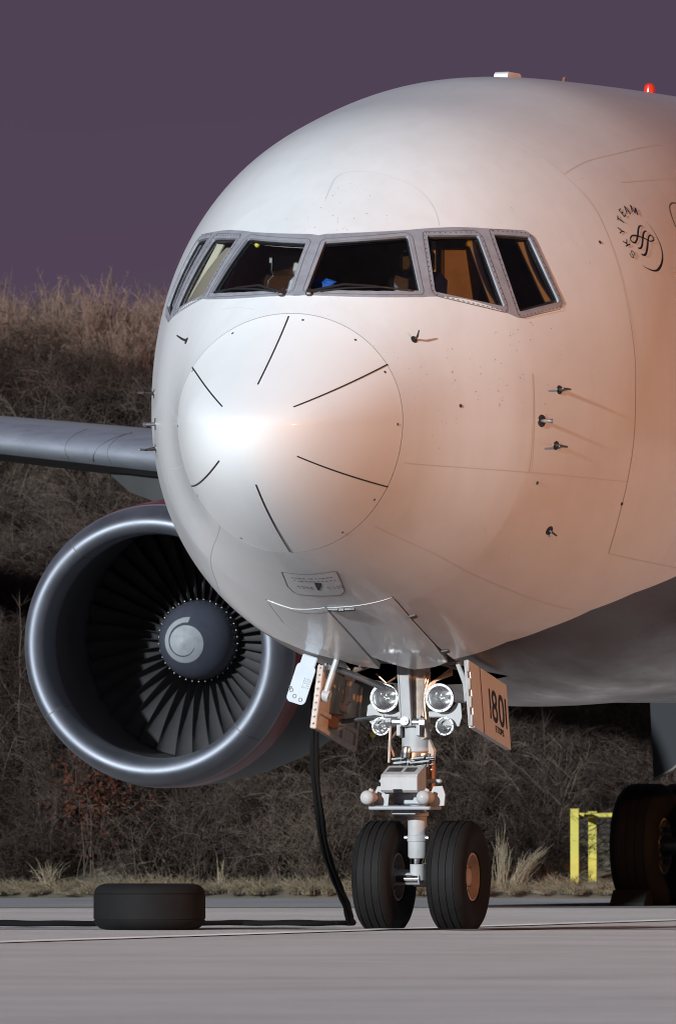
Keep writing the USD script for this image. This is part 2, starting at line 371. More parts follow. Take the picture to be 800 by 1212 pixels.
W1 = [(1.978,0.061),(1.995,0.127),(2.019,0.189),(2.049,0.249),(2.087,0.305),(2.131,0.357),(2.182,0.406),(2.239,0.452),(2.301,0.494),(2.247,0.529),(2.197,0.563),(2.15,0.599),(2.107,0.635),(2.066,0.671),(2.028,0.707),(1.993,0.744),(1.961,0.782),(1.861,0.72),(1.773,0.648),(1.696,0.568),(1.633,0.48),(1.582,0.386),(1.545,0.285),(1.52,0.178),(1.509,0.065),(1.565,0.066),(1.621,0.066),(1.677,0.066),(1.734,0.066),(1.792,0.066),(1.852,0.065),(1.914,0.063)]
W2 = [(2.414,0.57),(2.454,0.595),(2.496,0.618),(2.539,0.641),(2.584,0.663),(2.631,0.685),(2.679,0.705),(2.729,0.726),(2.78,0.745),(2.743,0.787),(2.711,0.829),(2.683,0.872),(2.66,0.915),(2.642,0.958),(2.628,1.001),(2.62,1.044),(2.615,1.088),(2.536,1.062),(2.46,1.035),(2.387,1.007),(2.317,0.978),(2.25,0.947),(2.185,0.914),(2.124,0.879),(2.066,0.842),(2.1,0.806),(2.136,0.771),(2.175,0.736),(2.217,0.702),(2.262,0.668),(2.31,0.635),(2.36,0.602)]
W3 = [(2.917,0.783),(2.955,0.796),(2.995,0.808),(3.035,0.821),(3.076,0.832),(3.118,0.844),(3.161,0.855),(3.204,0.866),(3.249,0.876),(3.234,0.912),(3.224,0.948),(3.217,0.983),(3.215,1.019),(3.216,1.054),(3.222,1.089),(3.231,1.123),(3.243,1.158),(3.179,1.156),(3.115,1.154),(3.052,1.151),(2.99,1.148),(2.928,1.145),(2.867,1.142),(2.806,1.139),(2.747,1.135),(2.75,1.091),(2.758,1.046),(2.772,1.001),(2.79,0.957),(2.814,0.913),(2.843,0.869),(2.877,0.826)]
BAND = [(2.38,0.488),(2.438,0.523),(2.499,0.557),(2.564,0.592),(2.632,0.625),(2.706,0.662),(2.786,0.697),(2.873,0.733),(2.967,0.768),(3.043,0.793),(3.123,0.817),(3.187,0.837),(3.253,0.855),(3.271,0.865),(3.289,0.874),(3.294,0.882),(3.298,0.891),(3.274,0.962),(3.267,1.032),(3.273,1.1),(3.293,1.168),(3.273,1.171),(3.253,1.174),(3.12,1.173),(2.989,1.171),(2.873,1.167),(2.76,1.162),(2.728,1.156),(2.697,1.15),(2.636,1.125),(2.577,1.1),(2.524,1.076),(2.472,1.051),(2.42,1.028),(2.369,1.005),(2.315,0.981),(2.262,0.956),(2.198,0.93),(2.135,0.901),(2.063,0.872),(1.993,0.84)]
BTOP = [(2.058,-0.052),(2.061,0.041),(2.071,0.094),(2.086,0.145),(2.105,0.194),(2.129,0.241),(2.158,0.286),(2.191,0.328),(2.228,0.369),(2.269,0.407),(2.314,0.444),(2.363,0.479)]
BBOT = [(1.933,0.813),(1.872,0.777),(1.814,0.738),(1.76,0.696),(1.711,0.651),(1.665,0.603),(1.625,0.552),(1.588,0.498),(1.556,0.443),(1.529,0.385),(1.506,0.324),(1.488,0.262),(1.474,0.198),(1.464,0.131),(1.46,0.063)]
sec = [(4.09,0.226),(4.162,0.389),(4.221,0.601),(4.241,0.743),(4.272,0.851),(4.215,0.986),(4.158,1.125),(4.106,1.287),(4.091,1.431),(4.067,1.574),(4.069,1.788),(4.091,1.938),(4.228,2.162)]
sec2 = [(4.228,2.162),(4.836,2.17),(5.567,2.176)]
hatch = [(2.519,-0.06),(2.782,-0.062),(2.883,-0.015),(2.892,0.113),(2.859,0.251),(2.811,0.376),(2.716,0.486),(2.576,0.579)]
hor1 = [(1.373,1.894),(2.135,1.878),(2.912,1.872),(4.108,1.871)]
low1 = [(1.436,2.429),(2.083,2.433),(2.841,2.458),(3.612,2.447),(4.412,2.427)]
side1 = [(1.326,-2.463),(2.245,-2.383),(2.973,-2.373),(3.482,-2.381),(4.305,-2.347)]
horL = [(2.108,-1.871),(1.294,-1.908)]
vL = [(1.357,-1.8),(1.294,-1.908)]
mast1 = [(2.745,1.407),(2.735,1.625),(2.768,1.877)]
stbW = [(1.604,-0.665),(1.39,-0.347)]
door1 = [(2.74,-2.718),(2.757,-2.86),(2.574,-3.072),(2.542,3.017),(2.517,2.819)]
dcen = [(2.563,-3.074),(2.98,-3.076),(3.418,-3.078),(3.881,-3.076),(4.505,-3.06)]
dright = [(2.517,2.819),(3.104,2.864),(3.681,2.892),(4.24,2.907)]
dleft = [(2.74,-2.718),(3.334,-2.75),(4.078,-2.772),(5.268,-2.674)]
dback = [(5.268,-2.674),(4.479,-2.882),(4.458,-2.989),(4.495,-3.074),(4.384,3.066),(4.24,2.907)]
acc = [(1.738,-2.951),(1.741,2.925),(2.195,3.012),(2.266,3.052),(2.29,-2.95),(2.111,-2.925)]
b = [(4.267,2.895),(4.175,2.682),(4.374,2.539),(4.66,2.408),(5.097,2.301),(5.683,2.207)]
toph = [(4.25,0.709),(4.851,0.687),(5.57,0.696),(6.401,0.702)]
toph2 = [(4.974,0.804),(5.541,0.825),(6.087,0.843)]
L1 = [(5.709,0.928),(5.645,0.924),(5.567,0.929),(5.469,0.966),(5.433,1.005)]
txt = [(4.973,1.143),(5.065,1.147)]
aoa1 = (1.649,1.0)
pit1 = (3.061,1.491)
tat = (2.837,1.618)
pit2 = (3.038,1.736)
aoa2 = (3.295,2.128)
stb = (1.862,-1.081)
logo = (4.693,1.027)
t_S = (4.436,1.065)
t_K = (4.438,1.017)
t_Y = (4.458,0.974)
t_T = (4.533,0.938)
t_E = (4.632,0.913)
t_A = (4.727,0.905)
t_M = (4.843,0.914)
arc0 = (4.944,0.962)
arc1 = (4.893,1.096)
arc2 = (4.528,1.106)
rib1 = (4.716,0.981)
rib2 = (4.861,1.003)
lightn = (6.583,0.531)
dot1 = (4.062,0.995)
dot2 = (1.941,1.512)
LOGO_A = [(4.8284,0.9768),(4.7836,0.9741),(4.7143,0.9885),(4.6563,1.0082),(4.5953,1.0227),(4.542,1.0249),(4.522,1.0144),(4.5417,1.0059),(4.5902,1.0009),(4.649,1.0043),(4.7232,1.0144),(4.777,1.0239),(4.8198,1.032),(4.8722,1.0332),(4.9088,1.0264),(4.8963,1.0156),(4.8378,1.0171),(4.7657,1.0396),(4.7025,1.0601),(4.6329,1.0746),(4.5864,1.0702)]
LOGO_B = [(4.8534,0.997),(4.8127,0.9962),(4.756,1.0079),(4.6995,1.0274),(4.6515,1.0425),(4.6005,1.0495),(4.576,1.0459)]
LOGO_ARC = [(4.9291,0.9613),(4.9594,0.9852),(4.9781,1.0205),(4.9682,1.06),(4.9094,1.0969),(4.8145,1.1232),(4.7103,1.1341),(4.6213,1.1263),(4.5664,1.1167),(4.5285,1.1061)]
L_S = (4.443,1.064)
L_K = (4.4329,1.0204)
L_Y = (4.4508,0.9769)
L_T = (4.5332,0.9384)
L_E = (4.6307,0.914)
L_A = (4.7271,0.9076)
L_M = (4.8468,0.9144)


jet = thing('airliner', 'white twin-engine passenger jet parked nose-on with cockpit windows and nose gear', 'airplane')

def poly_of(P): 
    g = Polygon(P)
    return g if g.is_valid else g.buffer(0)
W1r, W2r, W3r = (Polygon(w).buffer(-.012, join_style=1).buffer(.012) for w in (W1, W2, W3))
def mir(p): return Polygon(mirror(list(p.exterior.coords)))
panes = [W1r, W2r, W3r, mir(W1r), mir(W2r), mir(W3r)]
bt = [(2.045, 0.0)] + [p for p in BTOP if p[1] > .03]; bb = [p for p in BBOT if p[1] > .03] + [(1.452, 0.0)]
half = bt + BAND + bb
band = Polygon(half + mirror(half)[::-1]).buffer(0)
if band.geom_type != 'Polygon': band = max(band.geoms, key=lambda g: g.area)

# outlines on the skin
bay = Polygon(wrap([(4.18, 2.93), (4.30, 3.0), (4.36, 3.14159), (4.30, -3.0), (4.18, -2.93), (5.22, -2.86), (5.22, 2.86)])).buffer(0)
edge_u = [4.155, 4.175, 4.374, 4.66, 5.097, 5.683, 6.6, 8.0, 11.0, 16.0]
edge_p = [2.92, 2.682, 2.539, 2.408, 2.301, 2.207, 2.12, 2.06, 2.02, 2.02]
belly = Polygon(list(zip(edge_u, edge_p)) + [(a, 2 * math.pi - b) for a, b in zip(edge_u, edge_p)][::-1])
eu = np.concatenate([np.linspace(1.285, 4.4, 72), np.linspace(4.5, 8, 36), np.linspace(8.25, 16, 28)])
ep = np.linspace(-math.pi / 2, 3 * math.pi / 2, 181)
whole = sbox(1.285, ep[0], 16.0, ep[-1])
fdoor = Polygon(wrap(door1 + [p for p in dright[1:]] + [(4.30, 3.0), (4.36, math.pi), (4.30, -3.0), (4.20, -2.93)] + [(3.334, -2.75)])).buffer(0)
skin = whole.difference(belly).difference(bay).difference(fdoor)
for p in panes: skin = skin.difference(p)
(m_, n_) = drape(max(getattr(skin, 'geoms', [skin]), key=lambda g: g.area), eu=eu, ep=ep)
body = obj('fuselage', m_, 'white_paint', jet, normals=n_)
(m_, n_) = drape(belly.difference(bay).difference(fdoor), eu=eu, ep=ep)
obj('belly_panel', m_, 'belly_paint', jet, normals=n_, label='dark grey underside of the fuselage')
# the rest of the barrel runs on aft behind the frame
aft = MB(); st = [(16, 1, 0), (34, 1, 0), (42, .9, .35), (50, .6, 1.1), (56, .25, 1.8)]
A = np.linspace(0, 2 * np.pi, 73)[:-1]; V = []
for u, k, dz in st:
    P = S(np.full(72, 16.0), A); c = P.mean(0); V.append((P - c) * [k, 1, k] + c + [0, u - 16, dz])
V = np.concatenate(V); F = []
for i in range(len(st) - 1):
    for j in range(72): F.append([i * 72 + j, i * 72 + (j + 1) % 72, (i + 1) * 72 + (j + 1) % 72, (i + 1) * 72 + j])
aft.add(V, F); obj('rear_fuselage', aft, 'white_paint', jet)

# radome
ur = np.r_[0.00002, np.geomspace(.0008, .05, 14), np.linspace(.065, 1.279, 46)]; pr = np.linspace(0, 2 * np.pi, 145)[:-1]
P = S(ur[:, None], pr[None, :]).reshape(-1, 3); Nn = SN(ur[:, None] + 0 * pr, pr[None, :] + 0 * ur[:, None]).reshape(-1, 3)
Nn[:144] = [0, -1, 0]
i, j = np.meshgrid(np.arange(len(ur) - 1), np.arange(144), indexing='ij'); i, j = i.ravel(), j.ravel(); k = (j + 1) % 144
F = np.vstack([np.stack([i * 144 + j, i * 144 + k, (i + 1) * 144 + k], 1), np.stack([i * 144 + j, (i + 1) * 144 + k, (i + 1) * 144 + j], 1)])
tip = np.array([[0, D0, 4.077]]); P = np.vstack([P, tip]); Nn = np.vstack([Nn, [[0, -1, 0]]]); j = np.arange(144)
F = np.vstack([F, np.stack([np.full(144, len(P) - 1), (j + 1) % 144, j], 1)])
fn = np.cross(P[F[:, 1]] - P[F[:, 0]], P[F[:, 2]] - P[F[:, 0]]); fl = (fn * Nn[F[:, 0]]).sum(1) < 0; F[fl] = F[fl][:, ::-1]
radome = obj('radome', (P, F), 'radome_paint', jet, normals=Nn)
ring = MB()
for a0 in range(0, 145, 144):
    q = np.linspace(0, 2 * np.pi, 145); pa = S(np.full(145, 1.279), q); pb = S(np.full(145, 1.285), q); na = SN(np.full(145, 1.28), q)
    V = np.vstack([pa, pa - na * .008, pb - na * .008, pb]); m = 145; i = np.arange(144)
    for r in range(3): ring.add(V, np.stack([r * m + i, r * m + i + 1, (r + 1) * m + i + 1, (r + 1) * m + i], 1))
obj('radome_gap', ring, 'seam_mid', radome)
for kk, (a, b) in enumerate([((.43, .0), (1.25, 0.0)), ((.275, .90), (1.285, 1.035)), ((.275, 2.12), (1.285, 2.10)), ((.27, 3.06), (1.255, 3.13)), ((.17, -2.40), (1.285, -2.08)), ((.205, -.62), (1.285, -1.047))]):
    m = MB()
    tq = np.linspace(0, 1, 9); su = np.sqrt(a[0]) + (np.sqrt(b[0]) - np.sqrt(a[0])) * tq; v, f = ribbon(np.stack([su ** 2, a[1] + (b[1] - a[1]) * tq], 1), .0105, .005, .03); m.add(v, f)
    obj('lightning_strip', m, 'black_paint', radome)
dots = MB()
for q in np.radians([8, 38, 62, 92, 128, 150, 205, 235, 268, 300, 330]):
    p, n = on_skin(1.22, q, .001); dots.lathe([(0, .003), (.011, .002), (.012, 0)], frame(n), p, 8)
obj('radome_fastener', dots, 'rivet_dark', radome)
tag(stage.GetPrimAtPath('/World/airliner/radome/radome_fastener'), kind='stuff')

# cockpit windows: one metal surround, in it six windows each with its own seal and pane
surround = band
for p in panes: surround = surround.difference(p)
(m_, n_) = drape(surround, off=.006, du=.05, dp=.035, skirt=.05)
sur = obj('window_surround', m_, 'window_metal', jet, normals=n_)
seam = MB()
for p in panes:
    for dist, wdt in ((.028, .005),):
        r = np.array(p.buffer(dist, join_style=1).exterior.coords); v, f = ribbon(r, wdt, .008, .03, smooth=False); seam.add(v, f)
obj('surround_groove', seam, 'seam_dark', sur)
riv = MB()
for p in panes:
    for dist in (.019,):
        if p in (panes[0], panes[3]): continue
        L = p.buffer(dist, join_style=1).exterior; Q = np.array(L.coords); C = S(Q[:, 0], Q[:, 1]); s = np.r_[0, np.cumsum(np.linalg.norm(np.diff(C, axis=0), axis=1))]
        for t in np.arange(0, s[-1], .05):
            a, b = np.interp(t, s, Q[:, 0]), np.interp(t, s, Q[:, 1]); c, n = on_skin(a, b, .006); riv.lathe([(0, .002), (.0058, .0015), (.0062, 0)], frame(n), c, 6)
rv = obj('surround_rivet', riv, 'rivet_dark', sur); tag(rv, kind='stuff')
for q, p in enumerate(panes):
    (m_, n_) = drape(p, off=-.022, du=.08, dp=.06)
    w = obj('cockpit_window', m_, 'cockpit_glass', jet, normals=n_)
    inner = p.buffer(-.011, join_style=1)
    (m_, n_) = drape(p.difference(inner), off=-.014, du=.06, dp=.05, skirt=.02)
    obj('window_seal', m_, 'black_seal', w, normals=n_)
    (m_, n_) = drape(p.buffer(.004).difference(p.buffer(-.001)), off=.0075, du=.06, dp=.05)
    obj('pane_edge', m_, 'edge_grey' if q in (0, 3) else 'window_metal', w, normals=n_)
# windscreen wipers, parked along the lower edge
for sgn in (1, -1):
    base, n = on_skin(1.475, sgn * .10 if sgn > 0 else -.12, .01)
    m = MB(); m.box(base + n * .012, (.07, .05, .035), frame(n), .01)
    e1, n1 = on_skin(1.60, sgn * .33, .03); e2, n2 = on_skin(1.89, sgn * .74, .02)
    obj_w = MB(); obj_w.tube([base + n * .02, e1, (e1 + e2) / 2 + n1 * .012], [.013, .011, .008], 8)
    blade = MB(); b0, nb0 = on_skin(1.50, sgn * .18, .022); b1, _ = on_skin(1.585, sgn * .36, .022); b2, _ = on_skin(1.73, sgn * .57, .022)
    blade.tube([b0, b1, b2, e2], .009, 6)
    w = obj('windscreen_wiper', obj_w, 'black_paint', jet); obj('wiper_hub', m, 'probe_steel', w); obj('wiper_blade', blade, 'black_seal', w)

# inside the cockpit
lin = sbox(1.75, -1.30, 4.35, 1.30)
for p in panes: lin = lin.difference(p.buffer(.006, join_style=1))
for nm, pl, mt in (('cockpit_lining', lin.intersection(sbox(0, -3, 2.5, 3)), 'cockpit_grey'), ('cockpit_rear_lining', lin.intersection(sbox(2.5, -3, 9, 3)), 'lining_cream')):
    pl = max(getattr(pl, 'geoms', [pl]), key=lambda g: g.area)
    (m_, n_) = drape(pl, off=-.07, du=.08, dp=.06)
    obj(nm, (m_[0], m_[1][:, ::-1]), mt, jet, normals=-n_)
for sgn in (1, -1):
    for wi, p in ((1, W2), (2, W3)):
        m = MB(); a, b = (p[4], p[8]) if wi == 1 else (p[4], p[8])
        i_ = (p[8], p[16]); P0, P1 = (on_skin(q0[0], sgn * q0[1], -.050)[0] + np.array([-sgn * .035, -.01, 0]) for q0 in i_)
        d = P1 - P0; m.box((P0 + P1) / 2, (.085, .03, np.linalg.norm(d) + .05), frame(d, [1, .5 * sgn, 0]), .008)
        obj('window_post_trim', m, 'cream_trim', jet)
    m = MB(); p1 = on_skin(2.36, sgn * .60, -.10)[0]; p2 = on_skin(2.02, sgn * .83, -.10)[0]; m.tube([p1, p2], .016, 8); obj('grab_handle', m, 'cream_trim', jet)
    seat = MB(); x = .56 * sgn
    seat.box((x, -1.95, 5.02), (.50, .16, .80), rot([1, 0, 0], -8), .07); seat.box((x, -2.2, 4.62), (.50, .5, .16), None, .06)
    st_ = obj('pilot_seat', seat, 'seat_fabric', jet); hr = MB(); hr.box((x, -1.92, 5.50), (.30, .10, .20), None, .04); obj('headrest', hr, 'cockpit_grey', st_)
    k_ = MB(); c = on_skin(2.235, -.455, -.06)[0] if sgn < 0 else on_skin(2.70, .735, -.07)[0]; k_.sphere(c, .024, 1); obj('light_knob', k_, 'yellow_plastic', jet)
m = MB(); m.box((0, -2.66, 5.11), (1.5, .8, .14), rot([1, 0, 0], -4), .05); gs = obj('glareshield', m, 'cockpit_dark', jet)
m = MB(); m.box((0, -2.40, 4.9), (1.6, .12, .4), None, .03); obj('instrument_panel', m, 'cockpit_dark', jet)
m = MB(); m.box((0, -2.05, 5.86), (.9, .8, .10), rot([1, 0, 0], 14), .02); obj('overhead_panel', m, 'cockpit_grey', jet)
q_ = S(np.full(64, 4.26), np.linspace(0, 2 * np.pi, 65)[:-1]); m = MB(); m.prism(Polygon(q_[:, [0, 2]]).buffer(-.10), .04, np.array([[1, 0, 0], [0, 0, -1.0], [0, 1, 0]]), (0, -.60, 0)); obj('cockpit_bulkhead', m, 'cockpit_grey', jet)
m = MB(); m.box((.80, -1.50, 5.15), (.34, .05, 1.0), rot([0, 0, 1], 38), .03); obj('seat_side_panel', m, 'cockpit_tan', jet)
m = MB(); m.box((.62, -1.66, 5.2), (.03, .03, 1.0), None, .008); obj('door_post', m, 'cream_trim', jet)
m = MB(); m.box((0, -1.45, 4.40), (2.7, 1.7, .05), None); obj('cockpit_floor', m, 'cockpit_dark', jet)
cl = MB(); t = trimesh.creation.icosphere(3, 1.0); nz = meshkit.fbm(t.vertices * 2.2 + 3, 3, 5); t.vertices = t.vertices * (.65 + .7 * nz)[:, None] * [.12, .09, .05]
cl.tm(t, None, (.10, -3.03, 5.275)); cj = obj('folded_jacket', cl, 'blue_cloth')
tag(cj, 'bright blue folded jacket lying on the glareshield behind the windscreen', 'jacket')

for p, mt in ((mir(W2r), 'blind_tan'), (mir(W3r), 'blind_grey')):
    q = p.intersection(sbox(0, -9, 2.60 if mt == 'blind_tan' else 9, 9)).buffer(-.03)
    q = max(getattr(q, 'geoms', [q]), key=lambda g: g.area)
    (m_, n_) = drape(q, off=-.06, du=.08, dp=.06); obj('sun_blind', (m_[0], m_[1]), mt, jet, normals=n_)

# panel joints, access panels and the closed forward gear doors
for P, w in ((mirror(sec), .009), (sec, .009), (sec2, .008), (hatch, .007), (hor1, .006), (low1, .006), (side1, .008), (horL, .006), (vL, .006), (toph, .008), (toph2, .007), (stbW, .006)):
    obj('panel_joint', ribbon(P, w, .0015, .05), 'seam_mid', jet)
obj('grime_line', ribbon(sec[7:], .003, .0022, .05), 'lettering_grey', jet)
obj('grime_line', ribbon(mast1, .014, .0015, .05), 'seam_mid', jet)
cen = wrap(dcen); 
def xu(P): return wrap(P)
dl = Polygon(xu([door1[0], door1[1], door1[2], dcen[1], dcen[2], dcen[3], (4.345, -3.06), (4.30, -3.0), (4.20, -2.93), (3.334, -2.75)])).buffer(-.007)
dr = Polygon(xu([door1[2], door1[3], door1[4], dright[1], dright[2], (4.20, 2.93), (4.30, 3.0), (4.345, 3.10), dcen[3], dcen[2], dcen[1]])).buffer(-.007)
for nm, pl in (('left', dl), ('right', dr)):
    pl = max(getattr(pl, 'geoms', [pl]), key=lambda g: g.area)
    (m_, n_) = drape(pl, off=.004, du=.07, dp=.04, skirt=.05)
    dd_ = obj('forward_gear_door', m_, 'white_paint', jet, normals=n_)
    eg = MB()
    front = xu([door1[0], door1[1], door1[2]]) if nm == 'left' else xu([door1[2], door1[3], door1[4]])
    v, f = ribbon([(a + .022, b) for a, b in front], .022, .010, .03); eg.add(v, f); obj('door_edge', eg, 'bright_edge', dd_)
    if nm == 'right':
        for q in (0.28, .80):
            a = np.array(xu([dright[0]])[0]) * (1 - q) + np.array(xu([dright[3]])[0]) * q; c, n = on_skin(a[0], a[1], .006)
            h = MB(); h.box(c, (.07, .06, .02), frame(n, [0, 1, 0]), .005); obj('door_hinge', h, 'seam_dark', dd_)
# dark lining behind the door gaps
lp = MB(); (m_, n_) = drape(fdoor.buffer(.02), off=-.045, du=.12, dp=.08); lp.add(*m_); obj('door_gap_lining', lp, 'bay_dark', jet)
lt = MB()
for q in (-.06, .03): 
    c, n = on_skin(2.60 , math.pi + q, .016); lt.box(c, (.09, .03, .02), frame(n, [1, 0, 0]), .004)
c, n = on_skin(2.60, math.pi + -.015, .018); lt.box(c, (.05, .03, .024), frame(n, [1, 0, 0]), .004)
obj('door_latch', lt, 'dark_steel', jet)
ap = Polygon(xu(acc)).buffer(-.02).buffer(.02)
(m_, n_) = drape(ap, off=.0025, du=.06, dp=.04); acp = obj('access_panel', m_, 'white_paint', jet, normals=n_)
r = np.array(ap.exterior.coords); v, f = ribbon(r, .007, .004, .03, smooth=False); obj('panel_outline', (v, f), 'seam_dark', acp)
mk = MB()
for a in (1.85, 1.92, 2.06, 2.10):
    for b0 in np.arange(2.99, 3.28, .028):
        if a > 2 and 3.09 < b0 < 3.17: continue
        hh = .35 + .65 * rng.random(); v, f = ribbon([(a, b0), (a, b0 + .024 * hh)], .012, .004, .01); mk.add(v, f)
tag(obj('panel_lettering', mk, 'seam_dark', acp), kind='stuff')
mk = MB(); v, f = ribbon([(1.95, 3.12), (2.13, 3.16)], .045, .0045, .03, w_of=[1.3, 1.0, .3]); mk.add(v, f); obj('panel_arrow', mk, 'black_paint', acp)

# small stone chips and stains below and above the windows
ch = MB()
for k in range(110):
    if k < 80: u_, p_ = 1.7 + 1.5 * rng.random(), 1.17 + .42 * rng.random() ** 1.3; u_ = round(u_ * 4.2) / 4.2 + rng.normal(0, .035)
    else: u_, p_ = 2.12 + .5 * rng.random() ** 2, rng.uniform(-.16, .42)
    if band.buffer(.03).contains(Polygon([(u_, p_), (u_ + .001, p_), (u_, p_ + .001)])): continue
    c, n = on_skin(u_, p_, .0012); r_ = .0022 + .004 * rng.random() ** 2; ch.lathe([(0, .0008), (r_, 0)], frame(n), c, 6)
chp = obj('paint_chip', ch, 'chip_dark', jet); tag(chp, kind='stuff')
# probes on the nose
def vane(u, phi, R=.035, blade=None, col='probe_steel'):
    c, n = on_skin(u, phi, .0); m = MB(); m.lathe([(0, .006), (R, .005), (R * 1.05, 0)], frame(n), c, 14)
    if blade is not None: m.tube([c, c + n * blade[0], c + n * blade[0] + np.array(blade[1])], [.011, .010, .006], 7)
    return m
obj('vane', vane(*aoa1, .030, (.05, (.02, -.02, .05))), 'probe_steel', jet)
obj('vane', vane(aoa2[0], aoa2[1], .038, (.03, (.03, .04, -.03))), 'probe_steel', jet)
obj('vane', vane(stb[0], stb[1], .028, (.04, (-.04, -.02, .03))), 'probe_steel', jet)
for u, p in (pit1, pit2, (pit1[0], -pit1[1]), (pit2[0], -pit2[1])):
    c, n = on_skin(u, p, 0); m = MB(); m.lathe([(0, .006), (.036, .005), (.038, 0)], frame(n) * [1, 1, 1], c, 14)
    m.tube([c, c + n * .085], [.018, .009], 8); e = c + n * .09
    m.tube([e + [0, .07, 0], e, e + [0, -.13, 0], e + [0, -.15, 0]], [.008, .010, .009, .005], 8); obj('pitot_probe', m, 'probe_steel', jet)
for q in (1, -1):
    c, n = on_skin(tat[0], q * tat[1], 0); m = MB(); m.lathe([(0, .006), (.05, .005), (.052, 0)], frame(n), c, 16)
    tp = obj('air_probe_base', m, 'probe_steel', jet); m = MB(); m.tube([c, c + n * .07, c + n * .10 + [0, .03, 0]], [.016, .014, .022], 10); obj('air_probe', m, 'gear_steel', tp)
for u, p in ((4.062, .995), (1.941, 1.512), (4.09, 1.96), (2.90, 1.92)):
    c, n = on_skin(u, p, 0); m = MB(); m.lathe([(0, .006), (.014, .005), (.016, 0)], frame(n), c, 8); obj('static_port', m, 'probe_steel', jet)

# markings: alliance emblem with its lettering, door outline
em = MB()
wA = [.5, .9, 1.1, 1.1, 1.1, 1.0, .8, .8, .8, .8, .6, .6, .6, .7, .8, .8, 1.0, 1.2, 1.2, 1.2, .8]
v, f = ribbon(LOGO_A, .018, .003, .006, w_of=wA); em.add(v, f)
v, f = ribbon(LOGO_B, .019, .0034, .006, w_of=[.5, .9, 1.1, 1.1, 1.1, 1.0, .7]); em.add(v, f)
v, f = ribbon(LOGO_ARC, .018, .003, .008, w_of=[.12, .25, .4, .6, .9, 1.2, 1.3, .8, .5, .1]); em.add(v, f)
obj('emblem', em, 'black_paint', jet)
cen_l = S(4.70, 1.01)
for ch, q in zip('SKYTEAM', (L_S, L_K, L_Y, L_T, L_E, L_A, L_M)):
    c, n = on_skin(q[0], q[1], .003); ra = c - cen_l; ra -= n * (ra @ n); ra /= np.linalg.norm(ra); xx_ = np.cross(ra, n)
    t = meshkit.text_mesh(ch, .078, .0015, bold=False); b = t.bounds.mean(0); t.vertices -= [b[0], b[1], 0]
    obj('letter', MB().tm(t, np.stack([xx_, ra, n], 1), c), 'black_paint' if ch != 'S' else 'seam_dark', jet)
dm = MB(); v, f = ribbon(L1[::-1] , .014, .002, .02); dm.add(v, f); v, f = ribbon([(5.709, .928), (6.6, .94)], .014, .002, .05); dm.add(v, f)
v, f = ribbon([(5.433, 1.005), (5.40, 1.2), (5.40, 1.75), (5.43, 1.9)], .012, .002, .05); dm.add(v, f); obj('cabin_door_outline', dm, 'seam_dark', jet)
dm = MB()
for k in range(3): v, f = ribbon([(4.98, 1.135 + .016 * k), (5.12 + .03 * k, 1.138 + .016 * k)], .008, .002, .03); dm.add(v, f)
obj('door_lettering', dm, 'seam_mid', jet)

# on the roof
m = MB(); pl_ = Polygon([(-.21, 0), (.21, 0), (.19, .045), (.14, .056), (-.17, .056), (-.20, .035)])
zr = lambda u: float(FC(math.sqrt(u)))
m.prism(pl_, .12, np.array([[0, 0, 1.0], [1, 0, 0], [0, 1, 0]]), (-.06, 2.50, zr(7.38) - .012)); obj('roof_antenna', m, 'antenna_white', jet)
m = MB(); m.prism(Polygon([(-.06, 0), (.06, 0), (.04, .07), (.0, .075)]), .02, np.array([[0, 0, 1.0], [1, 0, 0], [0, 1, 0]]), (-.01, 4.18, zr(9.06) - .01)); obj('blade_antenna', m, 'copper_line', jet)
m = MB(); zb = zr(11.7); m.lathe([(.08, -.02), (.08, .03), (.06, .035)], None, (0, 6.82, zb), 20); bs = obj('beacon_base', m, 'black_paint', jet)
m = MB(); m.lathe([(.052, .02), (.050, .07), (.042, .105), (.022, .122), (0, .126)], None, (0, 6.82, zb), 20); obj('beacon_lamp', m, 'beacon_red', bs)
# ------------------------------------------------------------------ nose gear
def tyre_mesh(R, W, rim, n=72, grooves=4, flat=0.0):
    hw = W / 2; pr = [(rim, -hw * .62), (rim + .02, -hw * .80), (R * .70, -hw * 1.0), (R * .80, -hw * 1.0), (R * .89, -hw * .93), (R * .955, -hw * .80), (R * .985, -hw * .66)]
    gs = np.linspace(-hw * .56, hw * .56, grooves)
    for g in gs:
        pr += [(R * (1 - .012 * (abs(g) / hw) ** 2) , g - .007), (R - .009, g - .004), (R - .009, g + .004), (R * (1 - .012 * (abs(g) / hw) ** 2), g + .007)]
    pr += [(r, -y) for r, y in pr[6::-1]]
    m = MB().lathe(pr, None, (0, 0, 0), n, close=True).get(); v = np.array(m.vertices); v = v[:, [2, 0, 1]]   # axle along x
    if flat:
        lim = -R + flat; low = v[:, 2] < lim; dz = lim - v[low, 2]
        v[low, 0] *= 1 + dz * 1.2; v[low, 2] = lim + .0 * dz
    return v, np.array(m.faces)[:, ::-1]
